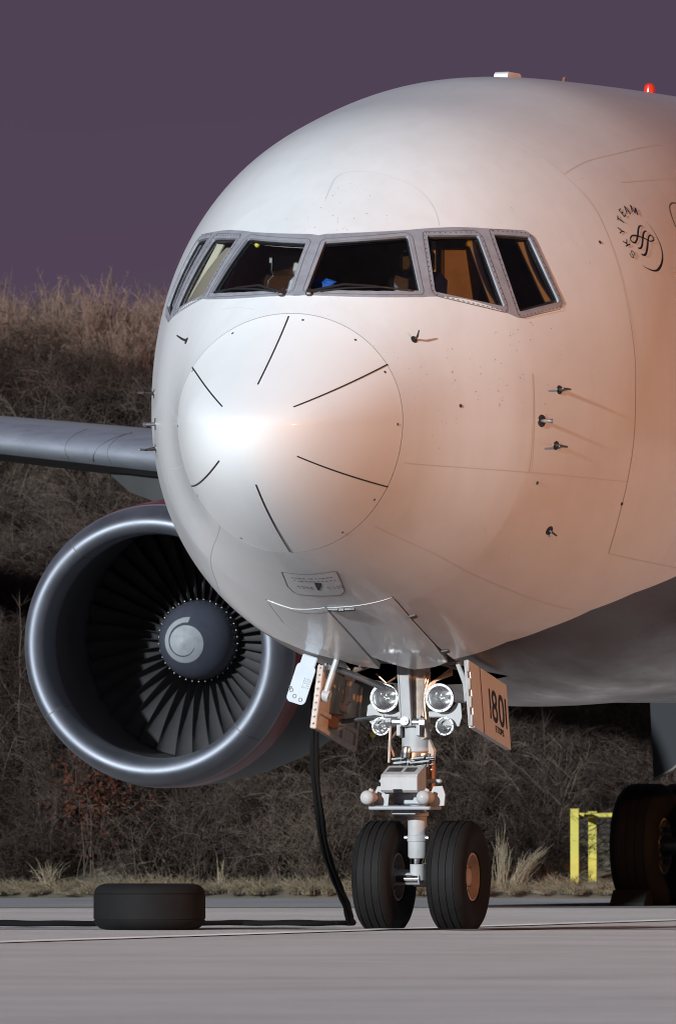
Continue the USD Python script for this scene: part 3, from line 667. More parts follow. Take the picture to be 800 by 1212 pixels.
def wheel(parent, c, R, W, rim_r, inner_sign, name='wheel_tyre', flat=.04, rim_mat='rim_paint', n=72, brake=False):
    v, f = tyre_mesh(R, W, rim_r, n, 4, flat)
    t = obj(name, (v + c, f), 'tyre_rubber', parent, smooth=28)
    hw = W / 2
    for sgn in (1, -1):
        m = MB(); RX = AX_X if sgn > 0 else AX_X * [1, 1, -1]
        m.lathe([(rim_r + .012, hw * .60), (rim_r + .006, hw * .74), (rim_r - .012, hw * .76), (rim_r - .02, hw * .60), (rim_r * .80, hw * .30), (rim_r * .45, hw * .22), (rim_r * .40, hw * .55), (rim_r * .30, hw * .60), (0, hw * .60)], np.stack([[0, 1, 0], [0, 0, 1], [sgn, 0, 0]], 1).astype(float), c, 40)
        r = obj('wheel_rim', m, rim_mat, t)
        b = MB()
        for k in range(10):
            a = k * 2 * np.pi / 10; p = np.array(c) + [sgn * hw * .30, rim_r * .62 * math.cos(a), rim_r * .62 * math.sin(a)]
            b.cyl(p, p + [sgn * .03, 0, 0], .013, 6)
        if brake:
            for k in range(16):
                a = k * 2 * np.pi / 16; p = np.array(c) + [sgn * hw * .45, rim_r * .82 * math.cos(a), rim_r * .82 * math.sin(a)]
                b.cyl(p, p + [sgn * hw * .36, 0, 0], .022, 8)
        bo = obj('wheel_bolts', b, 'brake_steel', t)
    return t

AXZ = .447
for sgn in (-1, 1): wheel(jet, np.array([sgn * .323, 0, AXZ]), .470, .335, .195, -sgn, 'nose_wheel')
leg = MB()
leg.lathe([(.062, .42), (.066, .60), (.080, .62), (.080, .74), (.086, .745), (.086, .79), (.080, .795), (.080, .95), (.095, .955), (.095, .985), (.075, .99), (.075, 1.46)], rot([1, 0, 0], 1.6), (0, -.085, 0), 28)
gear = obj('nose_gear_leg', leg, 'gear_white', jet)
m = MB(); m.lathe([(.0665, .555), (.069, .56), (.069, .605), (.0665, .61)], rot([1, 0, 0], 1.6), (0, -.085, 0), 28); obj('chrome_band', m, 'chrome', gear)
m = MB(); m.lathe([(.0, 1.425), (.112, 1.43), (.112, 1.485), (.10, 1.49)], rot([1, 0, 0], 1.6), (0, -.09, 0), 24); obj('collar', m, 'copper_line', gear)
m = MB(); m.lathe([(.10, 1.48), (.122, 1.495), (.122, 1.70), (.118, 1.705)], rot([1, 0, 0], 1.6), (0, -.09, 0), 32); up_ = obj('upper_strut', m, 'gear_white', gear)
m = MB(); m.lathe([(.118, 1.703), (.118, 2.30), (.13, 2.32), (.13, 2.9)], rot([1, 0, 0], 1.6), (0, -.09, 0), 32); obj('strut_housing', m, 'gear_primer', up_)
m = MB(); m.cyl((-.27, 0, AXZ), (.27, 0, AXZ), .062, 20); m.lathe([(.07, -.07), (.085, -.05), (.085, .05), (.07, .07)], AX_X, (0, 0, AXZ), 20); obj('axle', m, 'gear_white', gear)
m = MB(); m.tube([(-.185, -.12, .43), (.03, -.12, .43)], .052, 18); tw = obj('tow_fitting', m, 'gear_white', gear); m = MB(); m.tube([(-.17, -.142, .43), (.02, -.142, .43)], .037, 16); obj('tow_pin', m, 'chrome', tw)
for sgn in (-1, 1):
    m = MB(); m.cyl((sgn * .08, -.13, .775), (sgn * .105, -.13, .775), .016, 10); obj('gas_valve', m, 'gear_steel', gear)
# steering unit: plate, two actuators with rounded white ends, cover box
m = MB(); m.box((-.03, -.36, 1.022), (.54, .34, .035), None, .012); m.box((-.03, -.30, .985), (.20, .2, .03)); sp = obj('steering_plate', m, 'wing_grey', jet)
m = MB(); m.box((-.03, -.20, 1.245), (.54, .05, .035), None, .01); m.box((-.03, -.2, 1.10), (.30, .05, .10), None, .01); obj('upper_plate', m, 'wing_grey', sp)
for sgn in (-1, 1):
    x = -.045 + sgn * .243; m = MB()
    m.tube([(x + sgn * .012, -.30, 1.11), (x, -.55, 1.108), (x, -.57, 1.108)], [.052, .052, .05], 18); ac = obj('steering_actuator', m, 'gear_primer', sp)
    m = MB(); m.sphere((x, -.585, 1.108), .060, 3, (1, .8, 1)); m.tube([(x, -.585, 1.108), (x + .03 , -.56, 1.175)], [.03, .02], 10); obj('actuator_end', m, 'gear_white', ac)
    m = MB(); pl_ = Polygon([(-.06, -.075), (.06, -.075), (.07, .02), (.045, .09), (-.03, .085), (-.055, .03)]); m.prism(pl_, .025, np.array([[1, 0, 0], [0, 0, -1.0], [0, 1, 0]]), (x + .075, -.42, 1.115)); obj('actuator_bracket', m, 'gear_white', ac)
bx = Polygon([(-.50, 1.150), (-.525, 1.17), (-.525, 1.275), (-.505, 1.300), (-.30, 1.372), (-.27, 1.36), (-.27, 1.150)])
m = MB(); M_ = np.array([[0, 0, 1.0], [1, 0, 0], [0, 1, 0]])
m.prism(bx, .105, M_, (-.19, 0, 0)); m.prism(bx.difference(sbox(-.6, 1.1, -.40, 1.178)), .082, M_, (-.085, 0, 0)); m.prism(bx, .128, M_, (-.003, 0, 0)); cb = obj('control_box', m, 'gear_white', sp, smooth=False)
for x0, w_ in ((-.145, .12), (.01, .085)):
    m = MB(); m.box((x0 + w_ / 2 - .02, -.40, 1.340), (w_, .10, .004), rot([1, 0, 0], 19.2)); obj('data_plate', m, 'dark_steel', cb)
m = MB()
for q in range(16):
    a = rng.random(3); p = np.array([-.17 + .34 * a[0], -.28 + .10 * a[1], 1.375 + .07 * a[2]]); L_ = .05 + .13 * rng.random()
    d = np.array([1, .1, .1]) if q % 3 else np.array([.1, .2, 1]); d = d / np.linalg.norm(d) * L_
    m.tube([p - d / 2, p, p + d / 2], .010 + .010 * rng.random(), 7)
m.lathe([(.045, 0), (.045, .05), (.035, .06), (.0, .062)], None, (-.055, -.24, 1.44), 14); obj('valve_block', m, 'dark_steel', gear)
m = MB(); m.lathe([(.040, 0), (.042, .035), (.03, .055), (.0, .057)], None, (-.05, -.25, 1.48), 14); obj('filter_bowl', m, 'gear_steel', gear)
m = MB(); m.box((.07, -.19, 1.46), (.08, .06, .05), None, .01); m.box((.0, -.21, 1.455), (.06, .05, .035), None, .01); m.tube([(.13, -.12, 1.18), (.13, -.12, 1.42)], .03, 10); obj('steering_valve', m, 'copper_line', gear)
# brace, cross pin, lugs
m = MB(); br = frame(np.array([.012, .06, -.45]), [1, 0, 0])
c0, c1 = np.array([-.052, -.37, 2.42]), np.array([-.035, -.29, 1.70])
F_ = frame(c1 - c0, [1, 0, 0])
m.box((c0 + c1) / 2, (.098, .05, np.linalg.norm(c1 - c0)), F_, .012)
for q in (-.043, .043): m.box((c0 + c1) / 2 + F_[:, 0] * q, (.015, .066, np.linalg.norm(c1 - c0) - .004), F_, .005)
bc = obj('lock_brace', m, 'gear_white', jet)
m = MB(); m.tube([(-.205, -.28, 1.735), (.11, -.28, 1.735)], .034, 14); m.cyl((-.215, -.28, 1.735), (-.165, -.28, 1.735), .048, 8); m.cyl((.075, -.28, 1.735), (.118, -.28, 1.735), .036, 6)
m.cyl((-.04, -.345, 1.745), (-.04, -.30, 1.745), .034, 12); m.cyl((-.04, -.36, 1.745), (-.04, -.30, 1.745), .016, 6); obj('cross_pin', m, 'gear_steel', bc)
for x in (-.12, .05):
    m = MB(); pl_ = Polygon([(-.06, -.11), (.12, -.14), (.10, .02), (.05, .05), (-.02, .055), (-.055, .01)]); m.prism(pl_, .03, M_, (x, -.25, 1.735)); obj('pin_lug', m, 'gear_white', bc)
m = MB(); m.tube([(-.185, -.27, 1.70), (-.205, -.25, 1.40)], .012, 8); obj('link_rod', m, 'gear_primer', bc); m = MB(); m.tube([(.085, -.22, 1.74), (.10, -.21, 1.62), (.02, -.22, 1.56)], [.012, .03, .012], 8); obj('link_rod', m, 'gear_primer', bc)
m = MB(); m.tube([(.10, -.16, 1.62), (.125, -.13, 1.5), (.12, -.10, 1.38)], [.02, .045, .03], 8); m.tube([(.06, -.18, 1.60), (.10, -.15, 1.66), (.13, -.14, 1.72)], .03, 8); obj('scissor_upper', m, 'gear_primer', gear)
hs = MB()
for k in range(5):
    o = k * .016; hs.tube([(.02 + o, -.20, 1.85 + o), (.06 + o, -.21, 1.96), (.14 + o, -.20, 2.06 + o * .6), (.34, -.22, 2.13 + o)], .007, 6)
for k in range(4):
    o = k * .02; hs.tube([(.03 + o, -.215, 1.60), (.05 + o, -.218, 1.75), (.03 + o, -.21, 1.95), (.08 + o, -.20, 2.15)], .008, 6)
hs.tube([(-.10, -.2, 2.2), (-.16, -.24, 2.1), (-.24, -.2, 2.06), (-.33, -.2, 2.14)], .009, 6); hs.tube([(-.14, -.22, 1.66), (-.2, -.26, 1.58), (-.16, -.25, 1.45)], .010, 6)
obj('hydraulic_line', hs, 'copper_line', gear)
# landing lights
def lamp(c, R, name):
    c = np.array(c); fd = np.array([-.02 + .30 * .4, -1, -.04]); Fm = frame(fd)
    m = MB(); m.lathe([(R * .80, .012), (R * .84, .03), (R * 1.0, .03), (R * 1.03, .015), (R * 1.0, -.02), (R * .8, -.07), (R * .35, -.12), (0, -.125)], Fm, c, 36)
    h_ = obj(name, m, 'gear_steel', jet)
    q = np.linspace(0, 1, 14); m = MB(); m.lathe([(R * .80 * math.sqrt(t), -.075 + .085 * t) for t in q], Fm, c, 28); obj('reflector', m, 'reflector_chrome', h_, smooth=True)
    m = MB(); m.sphere(c + Fm[:, 2] * -.03, R * .13, 1); m.cyl(c + Fm[:, 2] * -.07, c + Fm[:, 2] * -.03, R * .08, 8); obj('bulb', m, 'gear_steel', h_)
    m = MB(); m.lathe([(R * .81, .018), (R * .6, .030), (R * .3, .037), (0, .04)], Fm, c, 24); obj('lens', m, 'lamp_glass', h_, smooth=True)
    b = MB()
    for k in range(8):
        a = k * np.pi / 4 + .2; p = c + Fm @ np.array([R * .92 * math.cos(a), R * .92 * math.sin(a), .030]); b.lathe([(0, .003), (.006, .002), (.007, 0)], Fm, p, 6)
    obj('rim_screw', b, 'rivet_dark', h_)
for sgn in (-1, 1):
    lamp((sgn * .240, -.25, 1.938), .119, 'landing_light'); lamp((sgn * .277 - .002, -.22, 1.702), .076, 'taxi_light')
    m = MB(); pl_ = Polygon([(-.08, -.09), (.06, -.10), (.085, -.02), (.075, .09), (.04, .10), (-.02, .02), (-.07, .02)]) if sgn > 0 else Polygon([(-.075, .07), (-.05, .09), (.03, .01), (.07, .0), (.06, -.07), (-.03, -.09), (-.085, -.03)])
    m.prism(pl_, .02, np.array([[1, 0, 0], [0, 0, -1.0], [0, 1, 0]]), (sgn * .315 + (.01 if sgn > 0 else -.02), -.17, 1.80)); m.box((sgn * .17, -.17, 1.80), (.2, .03, .05), None, .008); m.box((sgn * .17, -.15, 1.93), (.16, .04, .06), None, .01); obj('light_bracket', m, 'gear_white', jet)
# wheel bay
m = MB(); m.box((0, -.16, 2.75), (1.10, 1.1, .9)); t = m.get(); fm = t.triangles_center[:, 2] < 2.32; t.update_faces(~fm); obj('gear_bay', (t.vertices, t.faces[:, ::-1]), 'bay_dark', jet)
m = MB()
for k in range(9):
    x = -.5 + k * .125; m.tube([(x, -.6, 2.34 + .05 * (k % 3)), (x + .05, -.1, 2.30 + .06 * (k % 2)), (x - .03, .35, 2.28)], .012 + .006 * (k % 2), 6)
m.box((.43, -.45, 2.26), (.14, .3, .10), None, .02); m.box((-.42, -.36, 2.30), (.18, .3, .1), None, .02); m.tube([(.2, -.40, 2.26), (.45, -.36, 2.18)], .022, 8); m.tube([(-.2, -.4, 2.26), (-.47, -.45, 2.16)], .03, 8); obj('bay_fittings', m, 'bay_brown', jet)

# the two rear gear doors, hanging open
def quad_plate(c, thick, inward):
    c = np.array(c, float); n = np.cross(c[1] - c[0], c[3] - c[0]); n /= np.linalg.norm(n); n *= np.sign(n @ np.array([-inward, 0, 0])) or 1
    V = np.vstack([c, c - n * thick]); F = [[0, 1, 2, 3], [7, 6, 5, 4], [0, 4, 5, 1], [1, 5, 6, 2], [2, 6, 7, 3], [3, 7, 4, 0]]
    t = trimesh.Trimesh(V, np.vstack([[[f[0], f[1], f[2]], [f[0], f[2], f[3]]] for f in F]), process=False); t.fix_normals(); return t, n
pc = [(.655, -.765, 2.240), (.655, .285, 2.045), (.694, .285, 1.505), (.694, -.765, 1.690)]
t, n_out = quad_plate(pc, .045, -1); pd = obj('rear_gear_door', t, 'door_paint', jet, label='open gear door with black fleet number')
pcn = np.array(pc)
def on_plate(cc, n, a, b, off): return (1 - b) * ((1 - a) * cc[0] + a * cc[1]) + b * ((1 - a) * cc[3] + a * cc[2]) + n * off
m = MB(); A_ = [on_plate(pcn, n_out, a, b, .002) for a, b in ((.255, 0), (.275, 0), (.285, 1), (.265, 1))]; m.add(A_, [[0, 1, 2, 3]]); obj('door_panel_joint', m, 'nacelle_red', pd)
eu_ = pcn[1] - pcn[0]; eu_ = eu_ / np.linalg.norm(eu_); ev_ = pcn[0] - pcn[3]; ev_ /= np.linalg.norm(ev_)
def plate_text(s, a, b, hgt, sx, bold):
    t = meshkit.text_mesh(s, hgt, .0015, bold=bold); v = t.vertices - [t.bounds[0, 0], 0, 0]
    p0 = on_plate(pcn, n_out, a, b, .002); t.vertices = p0 + v[:, :1] * sx * eu_ + v[:, 1:2] * ev_ + v[:, 2:] * n_out; return t
def num_text(a, b, hgt, sx):
    parts, x = [], 0.0
    for ch in '1801':
        t = trimesh.creation.box((hgt * .15, hgt, .0015)) if ch == '1' else meshkit.text_mesh(ch, hgt, .0015, bold=True)      # the ones on the door are plain upright bars
        if ch == '1': t.apply_translation([0, hgt / 2, .00075])
        v = np.array(t.vertices) - [t.bounds[0, 0], 0, 0]; v[:, 0] += x; x += np.ptp(t.bounds[:, 0]) + hgt * .17; parts.append((v, t.faces))
    m = MB(); p0 = on_plate(pcn, n_out, a, b, .002)
    for v, f in parts: m.add(p0 + v[:, :1] * sx * eu_ + v[:, 1:2] * ev_ + v[:, 2:] * n_out, f)
    return m.get()
t1801 = num_text(0, 0, .25, 1); wid = np.ptp((np.asarray(t1801.vertices) - pcn[0]) @ eu_)
obj('fleet_number', num_text(.475, .70, .25, .53 / wid), 'black_paint', pd)
obj('small_lettering', plate_text('ETOPS', .60, .86, .052, 1.05, True), 'black_paint', pd)
m = MB()
for b in (.08, .35, .62, .9): p = on_plate(pcn, n_out, -.012, b, -.02); m.box(p, (.035, .03, .10), None, .008)
m.tube([on_plate(pcn, n_out, -.02, 0, -.03), on_plate(pcn, n_out, -.02, .98, -.03)], .014, 8); obj('door_edge_fitting', m, 'gear_white', pd)
m = MB(); m.tube([(.50, -.60, 2.22), (.60, -.70, 2.05), (.62, -.74, 1.90)], [.02, .025, .02], 8); obj('door_link', m, 'gear_white', pd)

sc = [(-.655, -.765, 2.215), (-.655, .37, 2.045), (-.715, .37, 1.49), (-.725, -.765, 1.69)]
scn = np.array(sc); t, n_s = quad_plate(sc, .012, 1); sd = obj('rear_gear_door', t, 'door_inside', jet, label='open gear door seen from its inner side')
if n_s[0] < 0: n_s = -n_s
m = MB(); p0, p1 = on_plate(scn, n_s, .03, .0, .02), on_plate(scn, n_s, .03, 1, .02)
m.box((p0 + p1) / 2, (.055, .075, np.linalg.norm(p1 - p0)), frame(p0 - p1, [1, 0, 0]), .008); fl_ = obj('door_flange', m, 'gear_primer', sd)
m = MB()
for k in range(9): p = on_plate(scn, n_s, -.008, .05 + .11 * k, .02); m.lathe([(0, .004), (.010, .003), (.011, 0)], frame([0, -1, 0]), p, 6)
for k in range(24): p = on_plate(scn, n_s, .06 + .036 * k, .965, .004); m.lathe([(0, .006), (.009, .005), (.010, 0)], frame(n_s), p, 6)
rr_ = obj('door_rivet', m, 'dark_steel', sd); tag(rr_, kind='stuff')
m = MB(); A_ = [on_plate(scn, n_s, a, b, .004) for a, b in ((.28, .12), (.62, .12), (.62, .62), (.28, .62))]; m.add(A_, [[0, 1, 2, 3]]); obj('door_recess', m, 'bay_dark', sd)
for nm, e0, e1 in (('door_stiffener', (.02, .955), (1.0, .955)), ('door_stiffener', (.66, .02), (.66, .97)), ('door_stiffener', (.98, .02), (.98, .97)), ('door_stiffener', (.05, .70), (.98, .70))):
    p0, p1 = on_plate(scn, n_s, *e0, .018), on_plate(scn, n_s, *e1, .018); m = MB(); m.box((p0 + p1) / 2, (.036, .04, np.linalg.norm(p1 - p0)), frame(p0 - p1, [1, 0, 0]), .006); obj(nm, m, 'door_inside', sd)
def arm(P, r, name, mt):
    P = np.array(P); m = MB(); d = P[1] - P[0]; F1 = frame(d, [0, 1, 0]); m.box((P[0] + P[1]) / 2, (r * 1.6, r * 1.0, np.linalg.norm(d)), F1, r * .3)
    for p in P: m.cyl(p - F1[:, 1] * r * .8, p + F1[:, 1] * r * .8, r * 1.15, 12)
    obj(name, m, mt, sd)
arm([(-.50, -.66, 2.33), (-.615, -.70, 1.955)], .045, 'door_arm', 'gear_white'); arm([(-.52, -.30, 2.13), (-.585, -.24, 1.86)], .045, 'door_arm', 'gear_primer')
p = on_plate(scn, n_s, .44, .735, .05); m = MB(); m.box(p, (.08, .16, .13), None, .02); m.cyl(p - [0, .1, 0], p + [0, .1, 0], .05, 12); obj('door_bracket', m, 'copper_line', sd)
m = MB(); m.tube([p + [.03, 0, 0], (-.35, -.2, 1.775), (-.12, -.1, 1.77)], .020, 8); obj('door_actuating_rod', m, 'dark_steel', sd)
m = MB(); m.tube([(-.30, .15, 2.05), (-.40, .2, 1.85), (-.52, .30, 1.62)], .022, 8); obj('safety_strap', m, 'yellow_plastic', sd)
m = MB(); m.tube([(-.62, -.70, 2.20), (-.45, -.55, 2.14), (-.20, -.40, 2.02)], .028, 8); obj('door_hinge_tube', m, 'gear_steel', sd)

# external power door: a small white flap hanging open, and the power cable plugged in behind it
fp = sbox(-.088, -.34, .088, 0).buffer(-.045).buffer(.045)
Ff = np.stack([np.array([.93, -.10, -.28]) / np.linalg.norm([.93, -.10, -.28]), np.zeros(3), np.array([-.1, -.96, .12])], 1); Ff[:, 2] -= Ff[:, 0] * (Ff[:, 2] @ Ff[:, 0]); Ff[:, 2] /= np.linalg.norm(Ff[:, 2]); Ff[:, 1] = np.cross(Ff[:, 2], Ff[:, 0])
fo = np.array([-.80, -.60, 2.215])
m = MB(); m.prism(fp, .014, Ff, fo); fd_ = obj('power_socket_door', m, 'panel_white', jet, smooth=20)
m = MB(); m.box(fo + Ff @ np.array([0, .03, .0]), (.14, .09, .02), Ff, .008); obj('flap_hinge', m, 'panel_white', fd_)
mk = MB()
for k in range(4):
    for r_ in range(5):
        if rng.random() < .8: mk.box(fo + Ff @ np.array([.02 + k * .017, -.12 - r_ * .018, .0155]), (.004, .006 + .010 * rng.random(), .001), Ff)
for q in ((-.065, -.245), (-.02, -.285), (.04, -.30)):
    ringp = np.array([fo + Ff @ np.array([q[0] + .016 * math.cos(a), q[1] + .016 * math.sin(a), .0155]) for a in np.linspace(0, 2 * np.pi, 13)]); mk.tube(ringp, .003, 5)
mk.box(fo + Ff @ np.array([-.08, -.22, .0155]), (.03, .008, .001), Ff); mk.box(fo + Ff @ np.array([-.08, -.235, .0155]), (.008, .03, .001), Ff)
obj('flap_lettering', mk, 'seam_dark', fd_)

# ------------------------------------------------------------------ right-hand engine (on the far side of the nose)
EO = np.array([-7.92, 16.75, 2.55]); RE = np.stack([[1, 0, 0], [0, 0, 1], [0, 1, 0]], 1).astype(float)   # local z -> aft
RE = rot([1, 0, 0], 3.2) @ RE
def eng(prof, n=96, smooth=True): return MB().lathe(prof, RE, EO, n)
out = [(1.385, .40), (1.405, .8), (1.415, 1.4), (1.40, 2.3), (1.34, 3.2), (1.22, 4.1), (1.06, 4.9)]
sp_o = CubicSpline([0, .02, .08, .20, .40], [1.235, 1.270, 1.310, 1.352, 1.385])
nac = obj('engine_nacelle', eng(out[0:1] + [(1.398, .70)] + out[1:]), 'nacelle_blue', jet, smooth=True)
th = np.linspace(0, np.pi, 15)
lipo = [(1.10 + .0, .42), (1.088, .28), (1.096, .16), (1.124, .06), (1.150, .025), (1.180, .006), (1.205, 0.0), (1.230, .004), (1.256, .022), (1.285, .062), (1.318, .13), (1.346, .21), (1.366, .29)]
lp_ = CubicSpline(np.r_[0, np.cumsum(np.hypot(*np.diff(np.array(lipo), axis=0).T))], np.array(lipo)); ss = np.linspace(0, lp_.x[-1], 46)
obj('inlet_lip', eng(lp_(ss), 128), 'polished_lip', nac, smooth=True)
obj('nacelle_band', eng([(1.366, .293), (1.376, .345)], 96), 'nacelle_grey', nac, smooth=True)
obj('nacelle_stripe', eng([(1.376, .347), (1.386, .40), (1.402, .72)], 96), 'nacelle_red', nac, smooth=True)
jt = MB()
for a in (38, 128, 212, 318):
    P_ = np.array([lp_(s) for s in np.linspace(.02, lp_.x[-1] - .01, 30)]); ca, sa = math.cos(math.radians(a)), math.sin(math.radians(a))
    Q = np.stack([P_[:, 0] * ca, P_[:, 0] * sa, P_[:, 1]], 1); tn = np.gradient(P_, axis=0); nr = np.stack([-tn[:, 1], tn[:, 0]], 1); nr /= np.linalg.norm(nr, axis=1, keepdims=True)
    nr *= np.sign((nr * (P_ - [1.21, .3])).sum(1, keepdims=True)); Q += np.stack([nr[:, 0] * ca, nr[:, 0] * sa, nr[:, 1]], 1) * .0015
    sd_ = np.array([-sa, ca, 0]) * .005; V = np.vstack([Q - sd_, Q + sd_]); i = np.arange(29); jt.add(V @ RE.T + EO, np.stack([i, i + 1, 30 + i + 1, 30 + i], 1))
obj('lip_joint', jt, 'seam_dark', nac)
obj('inlet_duct', eng([(1.10, .42), (1.135, .75), (1.17, 1.1), (1.185, 1.35), (1.185, 2.1)], 96), 'inlet_liner', nac, smooth=True)
FZ = 1.62
obj('fan_backing', eng([(1.185, FZ + .42), (.3, FZ + .42)], 48), 'cockpit_dark', nac)
NB = 38
def blade():
    rs = np.linspace(.38, 1.175, 9); ts = np.linspace(-.5, .5, 5); V = []
    for r in rs:
        q = (r - .38) / .8; ang = math.radians(26 + 26 * q); ch = .19 + .055 * q
        for t in ts:
            a = (t * ch * math.sin(ang)) + .16 * (t * t) + .07 * q * q; z = t * ch * math.cos(ang) * 1.0
            V.append((r * math.cos(a / r), r * math.sin(a / r), z))
    F = []
    for i in range(8):
        for j in range(4): F.append([i * 5 + j, i * 5 + j + 1, (i + 1) * 5 + j + 1, (i + 1) * 5 + j])
    V = np.array(V); F = np.array(F); n = len(V); W = V + [0, 0, .008]
    return np.vstack([V, W]), np.vstack([F, F[:, ::-1] + n])
bv, bf = blade()
for k in range(NB):
    a = 2 * np.pi * k / NB + rng.normal(0, .004); R_ = np.array([[math.cos(a), -math.sin(a), 0], [math.sin(a), math.cos(a), 0], [0, 0, 1]])
    v = bv @ R_.T + [0, 0, FZ]; obj('fan_blade', MB().add(v @ RE.T + EO, bf), 'fan_titanium', nac, smooth=True)
spz = np.linspace(0, 1, 26); SR, SL = .385, .50
spr = lambda t: SR * (1 - (1 - t) ** 1.75) ** .78
obj('spinner', eng([(max(spr(t), .0005), FZ - .12 - SL * (1 - t)) for t in spz] + [(SR + .008, FZ - .08), (SR + .012, FZ + .1)], 64), 'spinner_grey', nac, smooth=True)
tt = np.linspace(0, 1, 500); rtab = np.array([spr(t) for t in tt])
def spin_pt(r, a, off): 
    t = np.interp(r, rtab, tt); z = FZ - .12 - SL * (1 - t); return np.stack([r * np.cos(a), r * np.sin(a), z - off], -1)
# the painted spiral: looking at the fan, angle grows anticlockwise
spir = MB()
for a0, a1, r0, r1, w0, w1 in ((82, 334, .245, .19, .050, .068), (334, 694, .19, .117, .187, .114)):
    nA = 70; q = np.linspace(0, 1, nA); ang = np.radians(a0 + (a1 - a0) * q); ro = r0 + (r1 - r0) * q; ri = ro - (w0 + (w1 - w0) * q); V = []
    for f_ in np.linspace(0, 1, 6): V.append(spin_pt(ro + (ri - ro) * f_, ang, .004))
    V = np.concatenate(V); i = np.arange(nA - 1)
    spir.add(V @ RE.T + EO, np.vstack([np.stack([r_ * nA + i, r_ * nA + i + 1, (r_ + 1) * nA + i + 1, (r_ + 1) * nA + i], 1) for r_ in range(5)]))
obj('spinner_spiral', spir, 'spiral_white', nac, smooth=True)
m = MB()
for k in range(NB):
    a = 2 * np.pi * (k + .5) / NB; p = EO + RE @ np.array([.405 * math.cos(a), .405 * math.sin(a), FZ - .10]); m.sphere(p, .011, 1)
bo = obj('spinner_bolt', m, 'brake_steel', nac); tag(bo, kind='stuff')
m = MB(); pl_ = Polygon([(18.3, 3.85), (20.0, 4.25), (22.5, 4.3), (22.5, 3.6), (19.0, 3.6)]); m.prism(pl_, .44, M_, (-8.14, 0, 0)); obj('engine_pylon', m, 'nacelle_blue', jet)

# ------------------------------------------------------------------ right wing
def airfoil(n=34):
    x = (1 - np.cos(np.linspace(0, np.pi, n))) / 2; yt = 5 * .078 * (.2969 * np.sqrt(x) - .126 * x - .3516 * x ** 2 + .2843 * x ** 3 - .1036 * x ** 4); cam_ = .012 * np.sin(np.pi * x)
    return x, cam_ + yt, cam_ - yt * .95
xa, yu, yl = airfoil()
def wing_sec(L): 
    le = 20.0 + .67 * (L - 7.92); ch = np.interp(L, [2.3, 8, 15.5, 25.5], [11.0, 7.6, 5.0, 2.0]); z = 4.49 + .098 * (L - 9.25); return le, ch, z
Ls = np.r_[np.linspace(1.8, 8, 8), np.linspace(8.3, 13, 20), np.linspace(13.6, 25.5, 12)]
def wing_patch(pts_of):
    V = [pts_of(L) for L in Ls]; m_ = len(V[0]); V = np.concatenate(V); F = []
    for i in range(len(Ls) - 1):
        for j in range(m_ - 1): F.append([i * m_ + j, i * m_ + j + 1, (i + 1) * m_ + j + 1, (i + 1) * m_ + j])
    return MB().add(V, np.array(F)).get()
def sec_pts(L, xs, ys, dz=0, dx=0):
    le, ch, z = wing_sec(L); inc = math.radians(2.5 - .12 * L); X = xs * ch; Y = ys * ch
    return np.stack([np.full(len(xs), -L), le + X * math.cos(inc) + Y * math.sin(inc) + dx, z - X * math.sin(inc) + Y * math.cos(inc) + dz], 1)
i15 = np.searchsorted(xa, .10)
wing = obj('right_wing', wing_patch(lambda L: sec_pts(L, xa[i15 - 1:], yu[i15 - 1:] - .0008)), 'wing_grey', jet, smooth=True)
wl = wing_patch(lambda L: sec_pts(L, xa[4:], yl[4:] + .0002)); obj('wing_underside', (wl.vertices, wl.faces), 'wing_under', wing, smooth=True)
xs_ = np.r_[xa[:i15 + 1][::-1], xa[1:5]]; ys_ = np.r_[yu[:i15 + 1][::-1], yl[1:5]]
obj('leading_edge_slat', wing_patch(lambda L: sec_pts(L, xs_, ys_)), 'slat_metal', wing, smooth=True)
m = MB()
for L in (9.87, 10.45, 10.12, 11.9, 13.2):
    P_ = sec_pts(L, xs_[:-1], ys_[:-1]); P2 = sec_pts(L + (.16 if L == 10.12 else 0), xs_, ys_)[: len(P_)]
    if L == 10.12: P_[:, :] = np.linspace(0, 1, len(P_))[:, None] * P_ + (1 - np.linspace(0, 1, len(P_)))[:, None] * sec_pts(9.85, xs_[:-1], ys_[:-1])
    nn = np.gradient(P_, axis=0); nn = np.cross(nn, [1, 0, 0]); nn /= np.linalg.norm(nn, axis=1, keepdims=True); nn *= np.sign((nn * (P_ - (P_[0] + P_[-1]) / 2)).sum(1, keepdims=True)); m.tube(P_ - nn * .001, .004 if L != 10.12 else .006, 5)
obj('slat_joint', m, 'seam_dark', wing)
m = MB(); P_ = []
for L, h_ in ((9.0, .20), (9.5, .26), (9.9, .17), (10.15, .0)):
    le, ch, z = wing_sec(L); P_.append((L, le, ch, z, h_))
pl_ = []
V = []
for (L, le, ch, z, h_) in P_:
    zl = sec_pts(L, np.array([.10, .55]), np.array([yl[10], yl[10]]) )
    V += [zl[0] + [0, 0, .05], zl[0] + [0, .1, -.02 - h_ * .85], zl[1] + [0, 0, -.02 - h_], zl[1] + [0, .2, .05]]
F = []
for i in range(3):
    for j in range(4): F.append([i * 4 + j, i * 4 + (j + 1) % 4, (i + 1) * 4 + (j + 1) % 4, (i + 1) * 4 + j])
F += [[0, 1, 2, 3], [15, 14, 13, 12]]
obj('pylon_fairing', MB().add(V, F), 'wing_under', wing)

